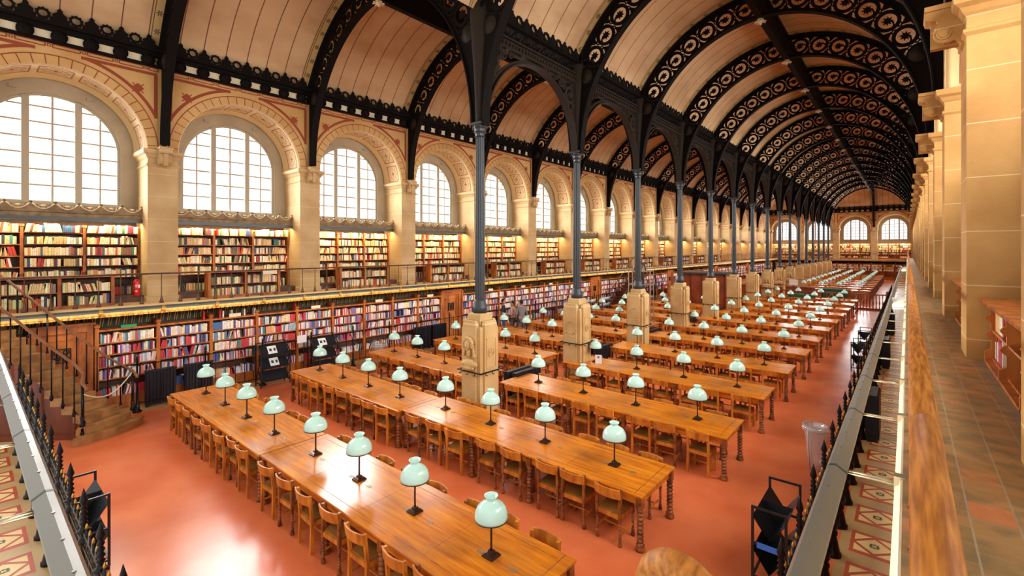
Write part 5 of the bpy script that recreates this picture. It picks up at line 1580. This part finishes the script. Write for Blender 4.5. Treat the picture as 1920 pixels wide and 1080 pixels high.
# ------------------------------------------------------------------ three people by the left shelves
def skin_figure(name, verts, edges, radii, mats, parent=None, sub=2):
    me = bpy.data.meshes.new(name); me.from_pydata(verts, edges, [])
    o = put(name, me, parent)
    sk = o.modifiers.new('Skin','SKIN'); sk.use_smooth_shade = True
    for i, r in enumerate(radii):
        r = r if isinstance(r, tuple) else (r, r)
        me.skin_vertices[0].data[i].radius = r
    me.skin_vertices[0].data[0].use_root = True
    ss = o.modifiers.new('Subdivision','SUBSURF'); ss.levels = 1; ss.render_levels = sub
    me.materials.append(M[mats]); return o
def person(loc, rz, label, shirt, trousers, arms, h=1.76, sleeves=True):
    k = h/1.76
    V = lambda x,y,z: (x*k,y*k,z*k)
    # body: one skinned figure, clothes as slightly larger shells
    J = {'pelvis':(0,0,.95),'waist':(0,.01,1.10),'chest':(0,.0,1.32),'neck0':(0,-.01,1.48),'neck':(0,0,1.54),
         'shl':(-.17,-.0,1.43),'shr':(.17,-.0,1.43),'ell':(-.25,-.04,1.16),'elr':(.25,-.04,1.16),
         'wrl':arms[0],'wrr':arms[1],'hpl':(-.09,0,.90),'hpr':(.09,0,.90),'knl':(-.10,.02,.50),'knr':(.11,.04,.50),'anl':(-.11,-.02,.09),'anr':(.13,-.01,.09),'tol':(-.13,.13,.04),'tor':(.16,.14,.04)}
    rad = {'pelvis':(.15,.11),'waist':(.13,.10),'chest':(.16,.115),'neck0':(.07,.065),'neck':(.055,.055),'shl':.065,'shr':.065,'ell':.045,'elr':.045,'wrl':.03,'wrr':.03,'hpl':.09,'hpr':.09,'knl':.06,'knr':.06,'anl':.042,'anr':.042,'tol':.04,'tor':.04}
    E_ = [('pelvis','waist'),('waist','chest'),('chest','neck0'),('neck0','neck'),('chest','shl'),('chest','shr'),('shl','ell'),('shr','elr'),('ell','wrl'),('elr','wrr'),('pelvis','hpl'),('pelvis','hpr'),('hpl','knl'),('hpr','knr'),('knl','anl'),('knr','anr'),('anl','tol'),('anr','tor')]
    names = list(J)
    t = skin_figure('person', [V(*J[n]) for n in names], [(names.index(a),names.index(b)) for a,b in E_], [tuple(q*k for q in (rad[n] if isinstance(rad[n],tuple) else (rad[n],)*2)) for n in names], 'skin')
    t.location = loc; t.rotation_euler = (0,0,rz); tag(t, label, 'person', 'people by the left shelves')
    sh = ['pelvis','waist','chest','neck0','shl','shr','ell','elr'] + (['wrl','wrr'] if sleeves else [])
    es = [(sh.index(a),sh.index(b)) for a,b in E_ if a in sh and b in sh]
    skin_figure('shirt', [V(*J[n]) for n in sh], es, [tuple(q*1.13*k for q in (rad[n] if isinstance(rad[n],tuple) else (rad[n],)*2)) for n in sh], shirt, t)
    tr = ['pelvis','hpl','hpr','knl','knr','anl','anr']
    skin_figure('trousers', [V(*J[n]) for n in tr], [(tr.index(a),tr.index(b)) for a,b in E_ if a in tr and b in tr], [tuple(q*1.16*k for q in (rad[n] if isinstance(rad[n],tuple) else (rad[n],)*2)) for n in tr], trousers, t)
    s = MB()
    for x, y in ((-.12,.05),(.145,.06)): s.blob(V(x,y,.045), (.05*k,.13*k,.045*k), 10, 6)
    build(s, 'shoes', 'black', t)
    hd = MB(); hd.lathe([(.001,1.53),(.045,1.54),(.062,1.58),(.075,1.64),(.077,1.69),(.065,1.74),(.035,1.765),(.001,1.77)], 14, c=(0,.01,0), mtx=Matrix.Diagonal((k,k*1.15,k,1)))
    hd.blob(V(0,.10,1.645), (.013*k,.02*k,.022*k), 6, 5)
    for sx in (-1,1): hd.blob(V(sx*.078,.0,1.65), (.012*k,.02*k,.03*k), 6, 5); hd.blob(V(sx*.028,.088,1.67), (.012*k,.008*k,.007*k), 6, 4)
    hd.blob(V(0,.088,1.605), (.022*k,.01*k,.007*k), 6, 4)
    build(hd, 'head', 'skin', t)
    hr = MB(); hr.lathe([(.080,1.66),(.084,1.70),(.074,1.755),(.04,1.785),(.001,1.79)], 14, c=(0,-.012,0), mtx=Matrix.Diagonal((k,k*1.15,k,1))); hr.blob(V(0,-.05,1.66), (.07*k,.05*k,.07*k), 10, 6)
    build(hr, 'hair', 'hair', t)
    for nm, sx in (('wrl',-1),('wrr',1)):
        w = Vector(V(*J[nm])); el = Vector(V(*J['ell' if sx < 0 else 'elr'])); d = (w-el).normalized()
        side = d.cross(Vector((0,0,1))); side = side.normalized() if side.length > .1 else Vector((0,1,0))
        hm = MB(); hm.blob(w+d*.04*k, (.03*k,.03*k,.045*k), 8, 6)
        for f in range(4):
            o_ = side*(-.024+.016*f)*k; b0 = w+d*.07*k+o_; ln = (.055,.07,.066,.05)[f]*k
            hm.tube([b0, b0+d*ln*.5, b0+d*ln+Vector((0,0,-.012*k))], [.009*k,.008*k,.006*k], 6)
        b0 = w+d*.03*k+side*.03*k; hm.tube([b0, b0+(d+side).normalized()*.03*k, b0+d*.055*k+side*.03*k], [.010*k,.009*k,.007*k], 6)
        build(hm, 'hand', 'skin', t)
person((-14.4,16.4,0), -.9, 'person in a dark shirt and blue jeans, left of the group of three', 'darkshirt', 'jeans', ((-.20,.16,.98),(.12,.24,1.08)), 1.78, False)
person((-13.92,16.5,0), 2.0, 'person in a pale pink shirt with forearms raised, middle of the group of three', 'pinkshirt', 'greytrouser', ((-.10,.26,1.14),(.12,.26,1.10)), 1.72)
person((-13.38,16.47,0), 1.0, 'person in a grey long-sleeved shirt standing back to the room, right of three', 'greyshirt', 'greytrouser', ((-.20,.14,.94),(.22,.12,.92)), 1.8)

# ------------------------------------------------------------------ things down the room
# wooden balustrade across the right aisle
t = thing('wooden_balustrade', 'dark red wooden balustrade across the right aisle far down the room', 'balustrade', (-7.2, 39.6, 0))
mb = MB(); mb.box(0,6.2,-.05,.05,1.0,1.08); mb.box(0,6.2,-.06,.06,0,.12); build(mb, 'rail', 'deskwood', t)
bl = MB(); bl.lathe([(.03,.12),(.022,.3),(.045,.45),(.02,.7),(.03,.9),(.03,1.0)], 8); blm = bl.mesh('baluster','deskwood')
for k in range(36): put('baluster', blm, t, (.1+.172*k,0,0))
ps = MB(); ps.box(-.09,.09,-.09,.09,0,1.2); ps.lathe([(.06,1.2),(.1,1.26),(.001,1.34)], 10); psm = ps.mesh('post','deskwood')
for x in (0,2.07,4.13,6.2): put('post', psm, t, (x,0,0))
# service desk with grey-backed screens, left of the balustrade
t = thing('service_desk', 'long red-brown wooden service desk between the middle pedestals', 'desk', (-11.6, 43.5, 0))
mb = MB(); mb.cbox(0,6.0,-.45,.45,.0,1.05,.02); mb.box(-.05,6.05,-.5,.5,1.05,1.09); build(mb, 'counter', 'deskwood', t)
for k in range(5):
    s = thing('computer_screen', 'white-backed screen on the service desk, %s from the left' % nth(k+1), 'screen', (-11.2+1.05*k, 43.3, 1.09), 0, 'screens on the service desk')
    mb = MB(); mb.cbox(-.30,.30,-.03,.03,.10,.56,.01); build(mb, 'panel', 'white', s)
    mb = MB(); mb.box(-.03,.03,-.02,.05,.02,.2); mb.box(-.12,.12,-.1,.1,0,.02); build(mb, 'stand', 'black', s)
for k, (x, y, w_, lab) in enumerate(((-5.6,37.6,1.55,'green cloth-covered table in front of the wooden balustrade'),(-4.2,44.0,1.8,'green cloth-covered table behind the wooden balustrade'))):
    t = thing('covered_table', lab, 'table', (x,y,0))
    mb = MB(); n = 24
    mb.rects([(-w_/2-.05,w_/2+.05,-.42,.42,.12),(-w_/2,w_/2,-.36,.36,.96),(-w_/2+.02,w_/2-.02,-.34,.34,1.0)]); build(mb, 'cloth', 'greencloth', t)
    mb = MB()
    for s in (-1,1): mb.bar((s*w_*.4,-.43,.05),(s*w_*.1,-.43,.75),.05); mb.box(s*w_/2-.04,s*w_/2+.04,-.34,.34,0,.12)
    build(mb, 'trestle', 'winwood', t)
# panelled booth and stair in the left aisle
t = thing('panelled_booth', 'tall red wooden booth in the left aisle among the far pedestals', 'booth', (-12.6, 33.5, 0))
mb = MB(); mb.box(0,3.2,0,2.6,0,2.35); build(mb, 'walls', 'deskwood', t)
mb = MB(); mb.box(-.08,3.28,-.08,2.68,2.35,2.45); build(mb, 'cornice', 'irongrey', t)
mb = MB()
for k in range(5): mb.box(.04+.76*k,.12+.76*k,-.03,0,.1,2.3)
mb.box(0,3.2,-.03,0,.08,.2); mb.box(0,3.2,-.03,0,2.2,2.3); build(mb, 'panel_frame', 'stairred', t)
t = thing('gallery_stair', 'straight wooden stair with iron rails climbing to the left gallery beyond the lift frame', 'staircase', (-13.5, 27.5, 0))
for i in range(14):
    mb = MB(); mb.box(-1.6,-.5,.28*i-.02,.28*i+.28,0 if i < 3 else RZ*i-.05,RZ*(i+1)); build(mb, 'step', 'stairred', t)
for x in (-.5,-1.6):
    mb = MB(); mb.tube([(x,0,1.0),(x,.28*14,ZG+.85),(x,.28*14+.6,ZG+.85)], .03, 8); build(mb, 'handrail', 'thinrail', t)
    for i in range(0,14,2): mb = MB(); mb.rod((x,.28*i+.1,RZ*(i+1)),(x,.28*i+.1,RZ*(i+1)+.86),.014,6); build(mb, 'baluster', 'fenceiron', t)
# mast lift frame behind the third pedestal
t = thing('mast_lift', 'grey steel mast lift with platform frame behind the third stone pedestal', 'lift', (-9.15, 19.75, 0), .2)
mb = MB()
for x in (-.12,.12): mb.bar((x,0,.1),(x,0,3.1),.07)
for k in range(12): mb.bar((-.12,0,.3+.24*k),(.12,0,.42+.24*k if k % 2 else .18+.24*k),.03)
build(mb, 'mast', 'irongrey', t)
mb = MB()
for x in (-.45,.5):
    for y in (-.35,.35): mb.bar((x,y,.05),(x,y,3.15),.035)
for z in (2.0,2.55,3.15):
    for y in (-.35,.35): mb.bar((-.45,y,z),(.5,y,z),.035)
    for x in (-.45,.5): mb.bar((x,-.35,z),(x,.35,z),.035)
mb.box(-.45,.5,-.35,.35,1.98,2.03); build(mb, 'cage', 'steel', t)
mb = MB(); mb.box(-.55,.6,-.45,.45,.06,.2)
for x in (-.45,.5):
    for y in (-.38,.38): mb.lathe([(.06,-.03),(.06,.03)], 10, mtx=Matrix.Translation((x,y,.06)) @ Matrix.Rotation(pi/2,4,'Y'))
build(mb, 'base', 'black', t)
mb = MB(); mb.tube([(-.12+.25*cos(pi-pi*k/10)+.12, -.1, 3.15+.35*sin(pi*k/10)) for k in range(11)], .035, 8); build(mb, 'hoop', 'irongrey', t)
# dark shelves with papers by the left wall past the people
for k in range(3):
    t = thing('paper_rack', 'black rack of pale papers by the left bookcases, %s of three' % nth(k+1), 'rack', (-13.9, 21.0+1.7*k, 0), 0, 'racks of papers by the left wall')
    mb = MB()
    for y in (0,1.3): mb.bar((-.2,y,0),(-.2,y,1.3),.04); mb.bar((.2,y,0),(.2,y,1.1),.04)
    for z in (.3,.7,1.05): mb.box(-.2,.22,0,1.3,z-.015,z+.015)
    build(mb, 'frame', 'black', t)
    mb = MB(); rr = random.Random(k)
    for z in (.32,.72,1.07):
        for q in range(5): mb.obox(Matrix.Translation((0,.14+.25*q,z+.07)) @ Matrix.Rotation(rr.uniform(.3,.9),4,'Y'), .02,.2,.16)
    tag(build(mb, 'papers', 'white', t), kind='stuff')
# wood block of catalogue drawers at the far tables
t = thing('partition_screen', 'honey-coloured wooden screen standing behind the far left lamps', 'screen', (-7.4, 62.4, 0))
mb = MB(); mb.box(0,3.6,0,.08,0,1.15); build(mb, 'panel', 'oak', t)
mb = MB(); mb.box(-.05,3.65,-.03,.11,1.15,1.2); mb.box(-.06,.04,-.04,.12,0,1.3); mb.box(3.56,3.66,-.04,.12,0,1.3); build(mb, 'frame', 'shelfwood', t)

# ------------------------------------------------------------------ every other book on the shelves
me = bpy.data.meshes.new('shelved_books')
n = len(BC); fs = []
for k in range(n):
    a = 8*k; fs += [(a,a+1,a+5,a+4),(a+1,a+2,a+6,a+5),(a+4,a+5,a+6,a+7),(a+3,a,a+4,a+7)]
me.from_pydata(BV, [], fs)
ca = me.color_attributes.new('Col', 'FLOAT_COLOR', 'POINT'); buf = []
for c in BC: buf += [lin(c[0]),lin(c[1]),lin(c[2]),1]*8
ca.data.foreach_set('color', buf)
me.materials.append(M['books'])
o = put('shelved_books', me); tag(o, 'rows of books filling the wall and gallery shelves', 'books', kind='stuff')

# ------------------------------------------------------------------ camera, light, colour
cam = bpy.data.cameras.new('camera'); co = bpy.data.objects.new('camera', cam); COL.objects.link(co)
co.location = (0,0,CAMH); co.rotation_euler = (pi/2, 0, .702424653)
cam.sensor_width = 36; cam.lens = 876/1920*36; cam.shift_y = -(540-465.73)/1920; cam.clip_start = .02; cam.clip_end = 300
bpy.context.scene.camera = co
w = bpy.data.worlds.new('daylight'); bpy.context.scene.world = w; w.use_nodes = True
bg = w.node_tree.nodes['Background']; bg.inputs[0].default_value = (1,.985,.96,1); bg.inputs[1].default_value = 1.2
def area(name, loc, rot, sx, sy, power, col=(1,1,1), spread=180):
    l = bpy.data.lights.new(name, 'AREA'); l.shape = 'RECTANGLE'; l.size = sx; l.size_y = sy; l.energy = power; l.color = col
    l.spread = R(spread)
    o = bpy.data.objects.new(name, l); COL.objects.link(o); o.location = loc; o.rotation_euler = rot; return o
for i in range(0, 19):
    area('window_daylight', (XL-2.0, yp(i)+B/2, 7.0), (0, -pi/2+R(24), 0), 3.9, 3.4, 960 if i < 9 else 700, (1,.98,.95), 130)
for i in range(1, 19):
    area('window_daylight', (XR+2.0, yp(i)+B/2, 7.0+DZR), (0, pi/2-R(24), 0), 3.9, 3.4, (960 if i < 9 else 700), (1,.98,.95), 130)
for i in range(4):
    area('window_daylight', (XC+(i-1.5)*B, YF+1.75, 6.75), (-pi/2, 0, 0), 3.0, 3.2, 380, (1,.98,.95), 125)
WARM = (1,.80,.48)
for i in range(19): area('canopy_light', (-16.46, yp(i)+B/2, 4.84), (0, R(14), 0), .10, 3.4, 60, WARM)
for i in range(4): area('canopy_light', (XC+(i-1.5)*B, YF+.62, 4.84), (R(14), 0, 0), 3.4, .10, 60, WARM)
for k in range(6): area('shelf_light', (-14.86, yp(0)+13.3*(k+.5), 2.56), (0, R(50), 0), .05, 13.2, 42, (1,.84,.58))
for k in range(6): area('shelf_light', (-.27, 1+7*(k+.5), 2.80), (0, R(-58), 0), .05, 6.9, 34, (1,.84,.58))
area('shelf_light', (-8, .24, 2.80), (R(-58), 0, 0), 14, .05, 70, (1,.84,.58))
sc = bpy.context.scene
sc.view_settings.view_transform = 'Standard'; sc.view_settings.look = 'None'; sc.view_settings.exposure = 0; sc.view_settings.gamma = 1
cy = sc.cycles
cy.max_bounces = 6; cy.diffuse_bounces = 3; cy.glossy_bounces = 2; cy.transmission_bounces = 4; cy.transparent_max_bounces = 10
cy.caustics_reflective = False; cy.caustics_refractive = False; cy.sample_clamp_indirect = 6; cy.use_denoising = True
